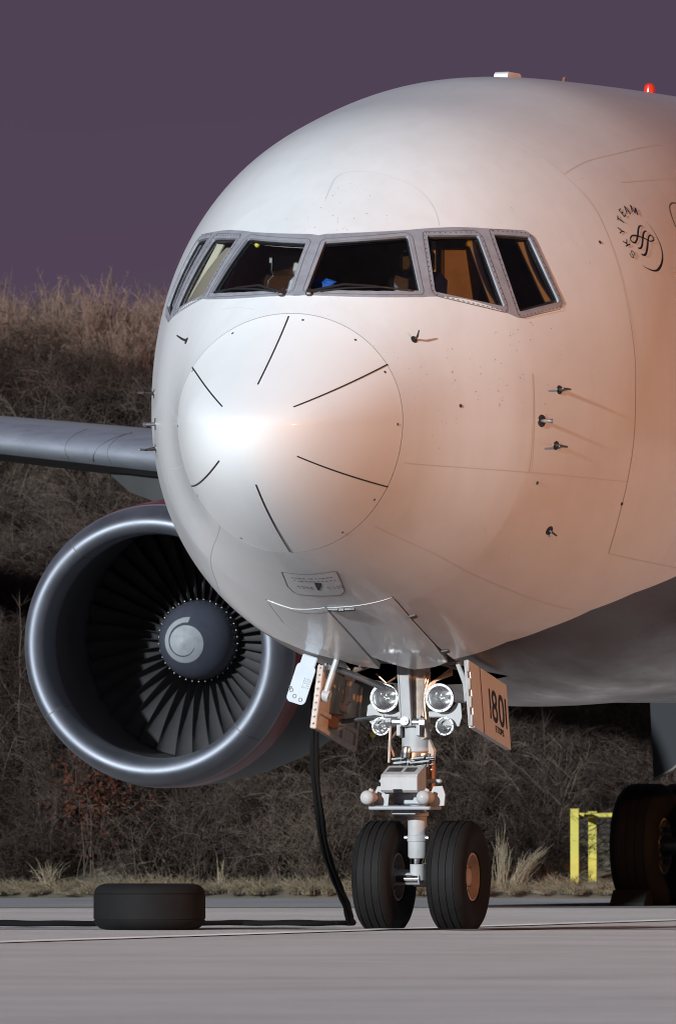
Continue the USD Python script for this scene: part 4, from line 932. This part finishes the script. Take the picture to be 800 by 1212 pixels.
# ------------------------------------------------------------------ right main gear (its outer front wheel looks past the nose gear)
MG = np.array([-5.15, 24.45, .60])
for ax in (0, 1.42):
    for lx in (0, 1.14):
        wheel(jet, MG + [lx, ax, 0], .635, .50, .28, 1, 'main_wheel', .035, 'rim_paint', 72, brake=True)
m = MB(); m.tube([MG + [.57, -.15, 0], MG + [.57, 1.57, 0]], .13, 14)
for ax in (0, 1.42): m.tube([MG + [-.05, ax, 0], MG + [1.19, ax, 0]], .085, 14)
m.tube([MG + [.57, .71, 0], MG + [.57, .71, 1.1]], .15, 16); m.tube([MG + [.57, .71, 1.0], MG + [.57, .71, 3.2]], .20, 16); m.tube([MG + [.57, .6, 1.3], MG + [1.9, .2, 2.7]], .09, 10); obj('main_gear_leg', m, 'dark_steel', jet)
m = MB(); pl_ = Polygon([(-.20, 1.0), (.42, 1.0), (.40, .55), (.02, .22), (-.16, .12)]); m.prism(pl_, .05, np.array([[1, 0, 0], [0, 0, -1.0], [0, 1, 0]]), (-4.66, 23.6, 1.15)); gd = obj('main_gear_door', m, 'gear_door_grey', jet)
m = MB(); m.tube([(-4.83, 23.56, 1.27), (-4.62, 23.56, 1.38), (-4.26, 23.56, 1.70)], .018, 6); obj('gear_door_seal', m, 'seam_dark', gd)
# ------------------------------------------------------------------ ground
def at(X, Z, z=0.0):
    """A point from its distance to the right of and ahead of the place where the photographer stands."""
    p = EYE * [1, 1, 0] + RIGHT * X + FWD * Z; p[2] = z; return p
def structure(name, mesh, m, **k):
    return tag(obj(name, mesh, m, None, **k), kind='structure')
def strip(X0_, X1_, Z0_, Z1_, z, n=1):
    m = MB(); m.add([at(X0_, Z0_, z), at(X1_, Z0_, z), at(X1_, Z1_, z), at(X0_, Z1_, z)], [[0, 1, 2, 3]]); return m
ca_, sa_ = math.cos(YAW), math.sin(YAW)
usdkit.material(stage, '/World/Looks/apron', {
    'g': ('geometry', {}), 'rt': ('vector_rotate', {'rotate_type': 'z_axis', 'angle': -YAW}),
    'm1': ('mapping', {'scale': (.7, .8, 1)}), 'n1': ('noise_texture', {'scale': .55, 'detail': 7.0, 'roughness': .6}),
    'm2': ('mapping', {'scale': (1, 1, 1)}), 'n2': ('noise_texture', {'scale': 3.0, 'detail': 9.0, 'roughness': .7}),
    'n3': ('noise_texture', {'scale': 55.0, 'detail': 3.0, 'roughness': .7}),
    'r1': ('rgb_ramp', {'ramp': [(.28, (.26, .243, .24)), (.5, (.312, .292, .289)), (.72, (.345, .323, .32))]}),
    'r2': ('rgb_ramp', {'ramp': [(.30, (.86, .855, .85)), (.5, (1, 1, 1)), (.7, (1.04, 1.04, 1.04))]}),
    'r3': ('rgb_ramp', {'ramp': [(.3, (.80, .80, .80)), (.6, (1, 1, 1))]}),
    'x': ('mix', {'mix_type': 'multiply', 'fac': .8}), 'y': ('mix', {'mix_type': 'multiply', 'fac': 1.0}),
    'b': ('bump', {'strength': 1.0, 'distance': .012}), 'p': ('principled_bsdf', {'roughness': .85, 'diffuse_roughness': 1.0, 'specular_ior_level': .25})},
    [('g.position', 'rt.vector'), ('rt.vector', 'm1.vector'), ('m1.vector', 'n1.vector'), ('g.position', 'n2.vector'), ('g.position', 'n3.vector'), ('n1.fac', 'r1.fac'), ('n2.fac', 'r2.fac'), ('n3.fac', 'r3.fac'),
     ('r1.color', 'x.color1'), ('r2.color', 'x.color2'), ('x.color', 'y.color1'), ('r3.color', 'y.color2'), ('y.color', 'p.base_color'), ('n3.fac', 'b.height'), ('b.normal', 'p.normal')], surface='p.BSDF')
LOOK['apron'] = UsdShade.Material.Get(stage, '/World/Looks/apron')
mat('shoulder_asphalt', (.12, .12, .125), .85, noise=(1.5, .3, (.4, .4, 1)), dif=1.0, bump=(50, .006), spec=.25)
mat('tar', (.045, .042, .042), .7, noise=(2, .3, (1, 1, 1)))
mat('line_paint', (.50, .48, .46), .7, noise=(1.6, .55, (1, 1, 1)), dif=.5)
mat('red_line', (.13, .07, .065), .8, noise=(2, .4, (1, 1, 1)))
mat('bank_soil', (.07, .056, .046), .95, noise=(.9, .5, (1, 1, 1)))
mat('verge_soil', (.17, .145, .10), .95, noise=(3, .4, (1, 1, 1)))
structure('apron', strip(-600, 600, -400, 135.6, 0), 'apron')
structure('asphalt_shoulder', strip(-600, 600, 135.6, 148.3, -.004), 'shoulder_asphalt')
structure('tar_joint_line', strip(-60, 60, 135.45, 136.0, .004), 'tar')
structure('red_painted_line', strip(-60, 60, 114.75, 115.15, .004), 'red_line')
m = MB(); m.add([(-.55, -60, .008), (-.22, -60, .008), (-.22, 34, .008), (-.55, 34, .008)], [[0, 1, 2, 3]]); structure('taxi_guide_line', m, 'line_paint')
m = MB()
for Z_ in (84.8, 110.4, 123.2): m.add([at(-40, Z_, .004), at(40, Z_, .004), at(40, Z_ + .035, .004), at(-40, Z_ + .035, .004)], [[0, 1, 2, 3]])
structure('apron_joint_lines', m, 'tar')
def bank(X, Z):
    X = np.asarray(X, float); Z = np.asarray(Z, float)
    t = np.clip((Z - 150.5) / 12.0, 0, 1.10); base = .06 + .05 * np.clip(Z - 148.3, 0, 2) + 5.5 * (t ** .9)
    nz = meshkit.fbm(np.stack(np.broadcast_arrays(X * .35, Z * .35, 0 * X + 2.0), -1), 3, 3) - .5
    return base + nz * np.clip((Z - 150) / 4, 0, 1) * 1.0
xs = np.r_[-500, -200, -80, np.arange(-30, 30.1, .6), 80, 200, 500]; zs = np.r_[148.3, 148.8, 149.4, 150, np.arange(150.6, 168, .6), 175, 200, 300, 600]
XX, ZZ = np.meshgrid(xs, zs, indexing='ij'); H = bank(XX, ZZ); H[:, 0] = -.02
P = np.array([at(a, b, c) for a, b, c in zip(XX.ravel(), ZZ.ravel(), H.ravel())]); nZ = len(zs); F = []
for i in range(len(xs) - 1):
    for j in range(nZ - 1): F.append([i * nZ + j, (i + 1) * nZ + j, (i + 1) * nZ + j + 1, i * nZ + j + 1])
F = np.array(F); jj = np.tile(np.arange(nZ - 1), len(xs) - 1)
structure('grass_verge', MB().add(P, F[jj < 5]), 'verge_soil'); structure('embankment', MB().add(P, F[jj >= 5]), 'bank_soil', smooth=60)

# ------------------------------------------------------------------ dry plants
for nm, c in (('twig_dark', (.098, .071, .059)), ('twig_mid', (.185, .137, .113)), ('twig_tan', (.27, .205, .16)), ('reed_straw', (.50, .335, .26)), ('grass_straw', (.42, .33, .22)), ('grass_pale', (.52, .42, .29)), ('rust_leaf', (.16, .062, .042))):
    usdkit.material(stage, '/World/Looks/' + nm, {'o': ('geometry', {}), 'h': ('hsv', {'color': c}), 'mr': ('map_range', {'to_min': .55, 'to_max': 1.5}), 'd': ('diffuse_bsdf', {}), 't': ('translucent_bsdf', {}), 'm': ('mix_closure', {'fac': .18})},
        [('o.random_per_island', 'mr.value'), ('mr.result', 'h.value'), ('h.color', 'd.color'), ('h.color', 't.color'), ('d.BSDF', 'm.closure1'), ('t.BSDF', 'm.closure2')], surface='m.closure')
    LOOK[nm] = UsdShade.Material.Get(stage, '/World/Looks/' + nm)
def tri_tubes(paths, radii):
    """Many thin three-sided twigs as one mesh: paths (k, m, 3), radii (k,) tapering to a tip."""
    paths = np.asarray(paths); k, m, _ = paths.shape; T = np.gradient(paths, axis=1); T /= np.maximum(np.linalg.norm(T, axis=2, keepdims=True), 1e-9)
    ref = np.where(np.abs(T[..., 2:3]) < .9, [0, 0, 1.0], [1.0, 0, 0]); x = np.cross(T, ref); x /= np.linalg.norm(x, axis=2, keepdims=True); y = np.cross(T, x)
    a = np.arange(3) * 2 * np.pi / 3; r = (np.asarray(radii)[:, None] * np.linspace(1, .35, m))[:, :, None, None]
    V = paths[:, :, None] + r * (np.cos(a)[:, None] * x[:, :, None] + np.sin(a)[:, None] * y[:, :, None])
    i, j, c = np.meshgrid(np.arange(k), np.arange(m - 1), np.arange(3), indexing='ij'); i, j, c = i.ravel(), j.ravel(), c.ravel(); c2 = (c + 1) % 3
    q = lambda jj, cc: (i * m + jj) * 3 + cc
    return V.reshape(-1, 3), np.stack([q(j, c), q(j, c2), q(j + 1, c2), q(j + 1, c)], 1)
def shrub(seed, h, spread, stems, kids, thick=.006):
    g = np.random.default_rng(seed); m = MB(); t = np.linspace(0, 1, 7)
    az = g.uniform(0, 2 * np.pi, stems); ln = g.uniform(.5, 1.0, stems) * h; out_ = g.uniform(.15, 1, stems) * spread
    b = np.stack([g.normal(0, .10, stems), g.normal(0, .10, stems), np.zeros(stems)], 1)
    main = b[:, None] + np.stack([np.cos(az)[:, None] * out_[:, None] * t ** 1.4, np.sin(az)[:, None] * out_[:, None] * t ** 1.4, ln[:, None] * (t - .22 * t ** 3)], 2) + np.cumsum(g.normal(0, .02, (stems, 7, 3)), 1) * h * .6
    m.add(*tri_tubes(main, thick * g.uniform(.6, 1.2, stems)))
    def kidsof(par, n, L, r):
        k = len(par); pi = g.integers(0, k, n); f = g.uniform(.2, 1, n) * (par.shape[1] - 1.001); i0 = f.astype(int); base = par[pi, i0] + (par[pi, i0 + 1] - par[pi, i0]) * (f - i0)[:, None]
        d = par[pi, i0 + 1] - par[pi, i0]; d /= np.linalg.norm(d, axis=1, keepdims=True); d = d * .6 + g.normal(0, .55, (n, 3)) + [0, 0, .18]; d /= np.linalg.norm(d, axis=1, keepdims=True)
        ll = L * g.uniform(.4, 1.2, n); tt_ = np.linspace(0, 1, 5)
        pth = base[:, None] + d[:, None] * (ll[:, None] * tt_)[..., None] + np.cumsum(g.normal(0, .035, (n, 5, 3)), 1) * L; pth[..., 2] -= (.25 * ll[:, None] * tt_ ** 2)
        m.add(*tri_tubes(pth, r * g.uniform(.6, 1.2, n))); return pth
    k1 = kidsof(main, kids, h * .34, thick * .6); kidsof(k1, kids * 4, h * .17, thick * .42); kidsof(k1, kids * 3, h * .10, thick * .36)
    return m
def instancer(name, label, protos, pts, yaw, scale, idx, tilt=None):
    pi = UsdGeom.PointInstancer.Define(stage, '/World/' + name); p = tag(pi, label, kind='stuff'); rel = pi.CreatePrototypesRel()
    for k, (msh, mt) in enumerate(protos): rel.AddTarget(obj('plant', msh, mt, p, smooth=False).GetPath())
    pi.CreatePositionsAttr(Vt.Vec3fArray.FromNumpy(np.asarray(pts, np.float32))); pi.CreateProtoIndicesAttr(Vt.IntArray.FromNumpy(np.asarray(idx, np.int32)))
    h = np.asarray(yaw) / 2; pi.CreateOrientationsAttr(Vt.QuathArray([Gf.Quath(float(math.cos(a)), 0.0, 0.0, float(math.sin(a))) for a in h]))
    s = np.asarray(scale, np.float32); pi.CreateScalesAttr(Vt.Vec3fArray.FromNumpy(np.stack([s, s, s * rng.uniform(.8, 1.2, len(s)).astype(np.float32)], 1))); return p
def scatter(n, X0_, X1_, Z0_, Z1_, dens=None):
    X = rng.uniform(X0_, X1_, n); Z = rng.uniform(Z0_, Z1_, n)
    return X, Z, np.array([at(a, b, c - .03) for a, b, c in zip(X, Z, bank(X, Z))])
protos = [(shrub(11, 1.1, .75, 16, 90), 'twig_dark'), (shrub(12, .9, .85, 16, 90), 'twig_dark'), (shrub(13, 1.2, .6, 14, 90), 'twig_mid'), (shrub(14, .8, .9, 14, 80), 'twig_mid'), (shrub(15, 1.0, .7, 9, 50, .005), 'twig_tan')]
X, Z, P = scatter(4200, -13, 13, 149.75, 163.0); sel = ((Z > 153.5) & (rng.random(len(Z)) < .42)) | ((np.abs(X - 2.85) < .62) & (Z < 151.2)) | ((np.abs(X + 2.68) < .5) & (Z < 150.6)); X, Z, P = X[~sel], Z[~sel], P[~sel]; g_ = meshkit.fbm(np.stack([X * .5, Z * .5, 0 * X], 1), 3, 9)
pick = np.clip((g_ + rng.normal(0, .13, len(X)) - .28) * 9, 0, 4.99).astype(int)
instancer('brush_thicket', 'dense thicket of bare dry brush covering the embankment behind the aircraft', protos, P, rng.uniform(0, 6.28, len(X)), rng.uniform(.65, 1.25, len(X)), pick)
def tuft(seed, n, h, spread, r, droop=.3, plume=False):
    g = np.random.default_rng(seed); t = np.linspace(0, 1, 6); az = g.uniform(0, 2 * np.pi, n); l = h * g.uniform(.45, 1, n); o = spread * g.uniform(.05, 1, n) ** .8
    b = np.stack([g.normal(0, spread * .22, n), g.normal(0, spread * .22, n), np.zeros(n)], 1)
    pth = b[:, None] + np.stack([np.cos(az)[:, None] * o[:, None] * t ** 1.8, np.sin(az)[:, None] * o[:, None] * t ** 1.8, l[:, None] * (t - droop * t ** 3 * g.random((n, 1)))], 2) + np.cumsum(g.normal(0, .012, (n, 6, 3)), 1) * h
    m = MB().add(*tri_tubes(pth, r * g.uniform(.6, 1.3, n)))
    if plume:
        k = int(n * 7); pi_ = g.integers(0, n, k); f = g.uniform(.62, 1, k); e = pth[pi_, 3] * (1 - (f - .6) / .4)[:, None] + pth[pi_, 5] * ((f - .6) / .4)[:, None]
        d = g.normal(0, .05, (k, 3)) + [0, 0, .05]; m.add(*tri_tubes(e[:, None] + d[:, None] * np.linspace(0, 1, 3)[:, None] * h * .9, np.full(k, r * .7)))
    return m
protos = [(tuft(21, 34, .95, .30, .0040, .35, True), 'reed_straw'), (tuft(22, 30, .80, .4, .0040, .45, True), 'reed_straw'), (shrub(23, 1.2, .5, 10, 60, .005), 'twig_tan')]
X, Z, P = scatter(2000, -13, 13, 163.3, 168.2)
instancer('dry_reeds', 'tall dry reed grass along the top of the embankment against the dusk sky', protos, P, rng.uniform(0, 6.28, len(X)), rng.uniform(.6, 1.12, len(X)), rng.choice(3, len(X), p=[.56, .38, .06]))
protos = [(tuft(31, 40, .10, .13, .0032, .6), 'grass_straw'), (tuft(32, 30, .16, .13, .0032, .5), 'grass_straw'), (tuft(33, 34, .08, .15, .0032, .6), 'grass_pale')]
X, Z, P = scatter(2400, -13, 13, 148.35, 149.75)
instancer('verge_grass', 'short dry yellow grass along the edge of the tarmac', protos, P, rng.uniform(0, 6.28, len(X)), rng.uniform(.6, 1.3, len(X)), rng.choice(3, len(X)))
# single clumps of tall grass and saplings
def px_X(px, Z): return (px - 400) * Z / 16200
def clump(px, Z, seed, n, h, spread, label, lean=(0, 0), mt='grass_pale'):
    X = px_X(px, Z); t = thing('grass_clump', label, 'grass clump', at(X, Z, float(bank(X, Z)) - .02), YAW, 'tall dry grass clumps on the verge')
    m = tuft(seed, n, h, spread, .0042, .5).get(); v = np.array(m.vertices); q = np.clip(v[:, 2] / h, 0, 1.2); v[:, 0] += lean[0] * q ** 1.3; v[:, 1] += lean[1] * q; v[:, 2] -= abs(lean[0]) * .35 * q ** 2
    obj('blades', (v, m.faces), mt, t, smooth=False)
clump(594, 149.3, 41, 60, .80, .12, 'upright pale grass clump just right of the nose wheels')
clump(610, 149.3, 42, 190, .66, .15, 'thick pale grass clump bent over to the right beside the nose wheels', (.42, 0))
clump(58, 149.5, 43, 90, .34, .22, 'low spreading grass clump at the far left of the verge')
clump(432, 149.5, 44, 60, .42, .14, 'grass clump directly behind the left nose wheel')
clump(388, 149.6, 45, 26, .34, .12, 'thin grass clump between the cable and the nose wheel')
clump(262, 149.6, 46, 18, .40, .08, 'thin grass clump behind the right end of the spare tyre')
clump(712, 149.45, 47, 70, .16, .2, 'short grass clump at the foot of the second yellow post', (-.05, 0), 'grass_straw')
def sapling(px, Z, seed, h, label):
    X = px_X(px, Z); t = thing('bare_sapling', label, 'sapling', at(X, Z, float(bank(X, Z)) - .03), rng.uniform(0, 6), 'thin leafless saplings in front of the thicket')
    g = np.random.default_rng(seed); tt_ = np.linspace(0, 1, 9); p = np.stack([np.cumsum(g.normal(0, .02, 9)) * h * .5, np.cumsum(g.normal(0, .02, 9)) * h * .5, h * tt_], 1); m = MB().add(*tri_tubes(p[None], [.010])); obj('trunk', m, 'twig_mid', t, smooth=False)
    b = []
    for k in range(26):
        f = g.uniform(.25, .98); i0 = int(f * 8); a = g.uniform(0, 6.28); L_ = h * .35 * (1.1 - f) * g.uniform(.5, 1.2) + .08; s_ = np.linspace(0, 1, 9)[:, None]
        b.append(p[i0] + s_ * L_ * np.array([math.cos(a), math.sin(a), .9]) + np.cumsum(g.normal(0, .015, (9, 3)), 0) * L_)
    obj('branch', MB().add(*tri_tubes(np.array(b), np.full(26, .0042))), 'twig_mid', t, smooth=False)
sapling(664, 150.4, 51, 1.7, 'bare sapling just left of the yellow posts'); sapling(640, 150.9, 52, 1.9, 'taller bare sapling behind the bent grass clump')
sapling(772, 151.5, 53, 2.2, 'bare sapling above the main wheel at the right'); sapling(205, 150.7, 54, 1.3, 'bare sapling behind the spare tyre'); sapling(30, 152.5, 55, 2.2, 'bare sapling left of the engine')
Z_ = 150.0; X_ = px_X(112, Z_); t = thing('rusty_shrub', 'low shrub with rust red leaves under the engine', 'shrub', at(X_, Z_, float(bank(X_, Z_)) - .03))
obj('stems', shrub(61, 1.5, .5, 8, 30), 'twig_mid', t, smooth=False); g = np.random.default_rng(62); n = 800
c = np.stack([g.normal(0, .25, n), g.normal(0, .16, n), np.clip(g.normal(.95, .22, n), .2, 2)], 1); a = g.normal(0, 1, (n, 3)); a /= np.linalg.norm(a, axis=1, keepdims=True); b = np.cross(a, g.normal(0, 1, (n, 3))); b /= np.linalg.norm(b, axis=1, keepdims=True)
s_ = g.uniform(.02, .045, (n, 1)); V = np.concatenate([c - a * s_, c + b * s_ * .5, c + a * s_, c - b * s_ * .5]); i = np.arange(n); lf = obj('leaves', MB().add(V, np.stack([i, n + i, 2 * n + i, 3 * n + i], 1)), 'rust_leaf', t, smooth=False); tag(lf, kind='stuff')

# ------------------------------------------------------------------ things on the ground
Zp = 149.6; t = thing('yellow_barrier', 'yellow steel barrier of two square posts joined by a rail on the verge', 'barrier', at(px_X(680, Zp), Zp, .10), YAW)
for x_, y_, h_ in ((0, 0, .86), (.205, .55, .83)):
    m = MB(); m.box((x_, y_, h_ / 2 - .05), (.093, .093, h_ + .1), None, .006); pp = obj('post', m, 'yellow_paint', t); m = MB(); m.box((x_, y_, h_ + .002), (.10, .10, .008), None, .003); obj('post_cap', m, 'yellow_paint', pp)
m = MB(); m.box((.42, .30, .795), (.80, .05, .048), rot([0, 0, 1], 0), .008); obj('rail', m, 'yellow_paint', t)
m = MB(); m.tube([(0, .04, .795), (.03, .30, .795)], .022, 6); m.tube([(.205, .32, .795), (.205, .51, .795)], .022, 6); obj('rail_bracket', m, 'yellow_paint', t)
Xt = (177 - 400) * 114.55 / 16200
t = thing('spare_tyre', 'worn black aircraft tyre lying flat on the apron left of the nose wheels', 'tyre', at(Xt, 114.55, 0))
v, f = tyre_mesh(.470, .385, .20, 72, 2); v = v[:, [1, 2, 0]] + [0, 0, .194]; tb = obj('tread', (v, f), 'worn_rubber', t, smooth=28)
m = MB(); m.lathe([(.20, .06), (.215, .07), (.215, .32), (.20, .33)], None, (0, 0, 0), 48); obj('bead', m, 'black_seal', tb)
def cab(off):
    P_ = [(-.79, -.42, 2.10), (-.80, -.41, 1.75), (-.805, -.40, 1.40), (-.80, -.30, 1.02), (-.86, .02, .74), (-.95, .60, .45), (-1.08, 1.35, .20), (-1.24, 1.95, .075), (-1.37, 2.35, .035)]
    P_ = [np.array(p) + [off * .9, off * .4, 0] for p in P_]; e = P_[-1] - EYE; X0_, Z0_ = e @ RIGHT, e @ FWD
    for k, X_ in enumerate(np.r_[X0_ - .12, np.arange(X0_ - .45, -7.5, -.42)]): P_.append(at(X_, Z0_ + (-.10 if k == 0 else -.25 + .35 * math.sin(k * .9 + off * 30) + off * 3), .034 + (.006 if off > 0 else 0)))
    P_ = np.array(P_); s = np.r_[0, np.cumsum(np.linalg.norm(np.diff(P_, axis=0), axis=1))]; q = np.linspace(0, s[-1], 260); return PchipInterpolator(s, P_)(q)
m = MB(); rc = np.interp(np.arange(260), [0, 150, 175, 260], [.021, .021, .026, .028]) * (1 + .12 * np.sin(np.arange(260) * .55)); m.tube(cab(-.017), rc, 9); m.tube(cab(.017), rc, 9); C_ = obj('power_cable', m, 'cable_rubber'); tag(C_, 'thick black twin power cable hanging from the nose and trailing left across the apron', 'cable')
t = thing('wheel_chock', 'black rubber chock wedged in front of the main wheel at the right', 'chock', (-5.13, 23.82, 0))
m = MB(); m.prism(Polygon([(-.17, 0), (.17, 0), (.17, .05), (.06, .155), (-.04, .16), (-.17, .03)]), .36, M_, (-.18, 0, 0)); wd_ = obj('wedge', m, 'worn_rubber', t)
m = MB(); m.tube([(-.1, -.15, .05), (-.16, -.22, .02), (-.05, -.26, .015)], .008, 6); obj('rope', m, 'cable_rubber', t)

# ------------------------------------------------------------------ sodium floodlight on its mast, out of frame to the right
LD = toward(LAMP_AZ, 0); LP = LD * 72.0; LZ = LAMP_H
t = thing('floodlight_mast', 'tall steel floodlight mast with orange lamps beyond the right edge of the apron', 'floodlight', (LP[0], LP[1], 0), math.atan2(-LD[1], -LD[0]))
m = MB(); m.tube([(0, 0, 0), (0, 0, LZ + .6)], [.22, .12], 12); obj('mast', m, 'mast_steel', t)
for k in range(3):
    y_ = (k - 1) * .8; m = MB(); m.box((.30, y_, LZ), (.30, .62, .50), None, .05); hd = obj('lamp_head', m, 'mast_steel', t); m = MB(); m.box((.455, y_, LZ), (.012, .52, .40)); obj('lamp_glass', m, 'lamp_glow', hd)
m = MB(); m.box((.12, 0, LZ), (.1, 2.2, .1)); obj('crossarm', m, 'mast_steel', t)
lt_ = UsdLux.SphereLight.Define(stage, t.GetPath().AppendChild('lamp_light')); lt_.CreateRadiusAttr(.30); lt_.CreateIntensityAttr(LAMP_I); lt_.CreateNormalizeAttr(True); lt_.CreateColorAttr(Gf.Vec3f(*LAMP_C)); lt_.AddTranslateOp().Set(Gf.Vec3d(.95, 0, LZ))
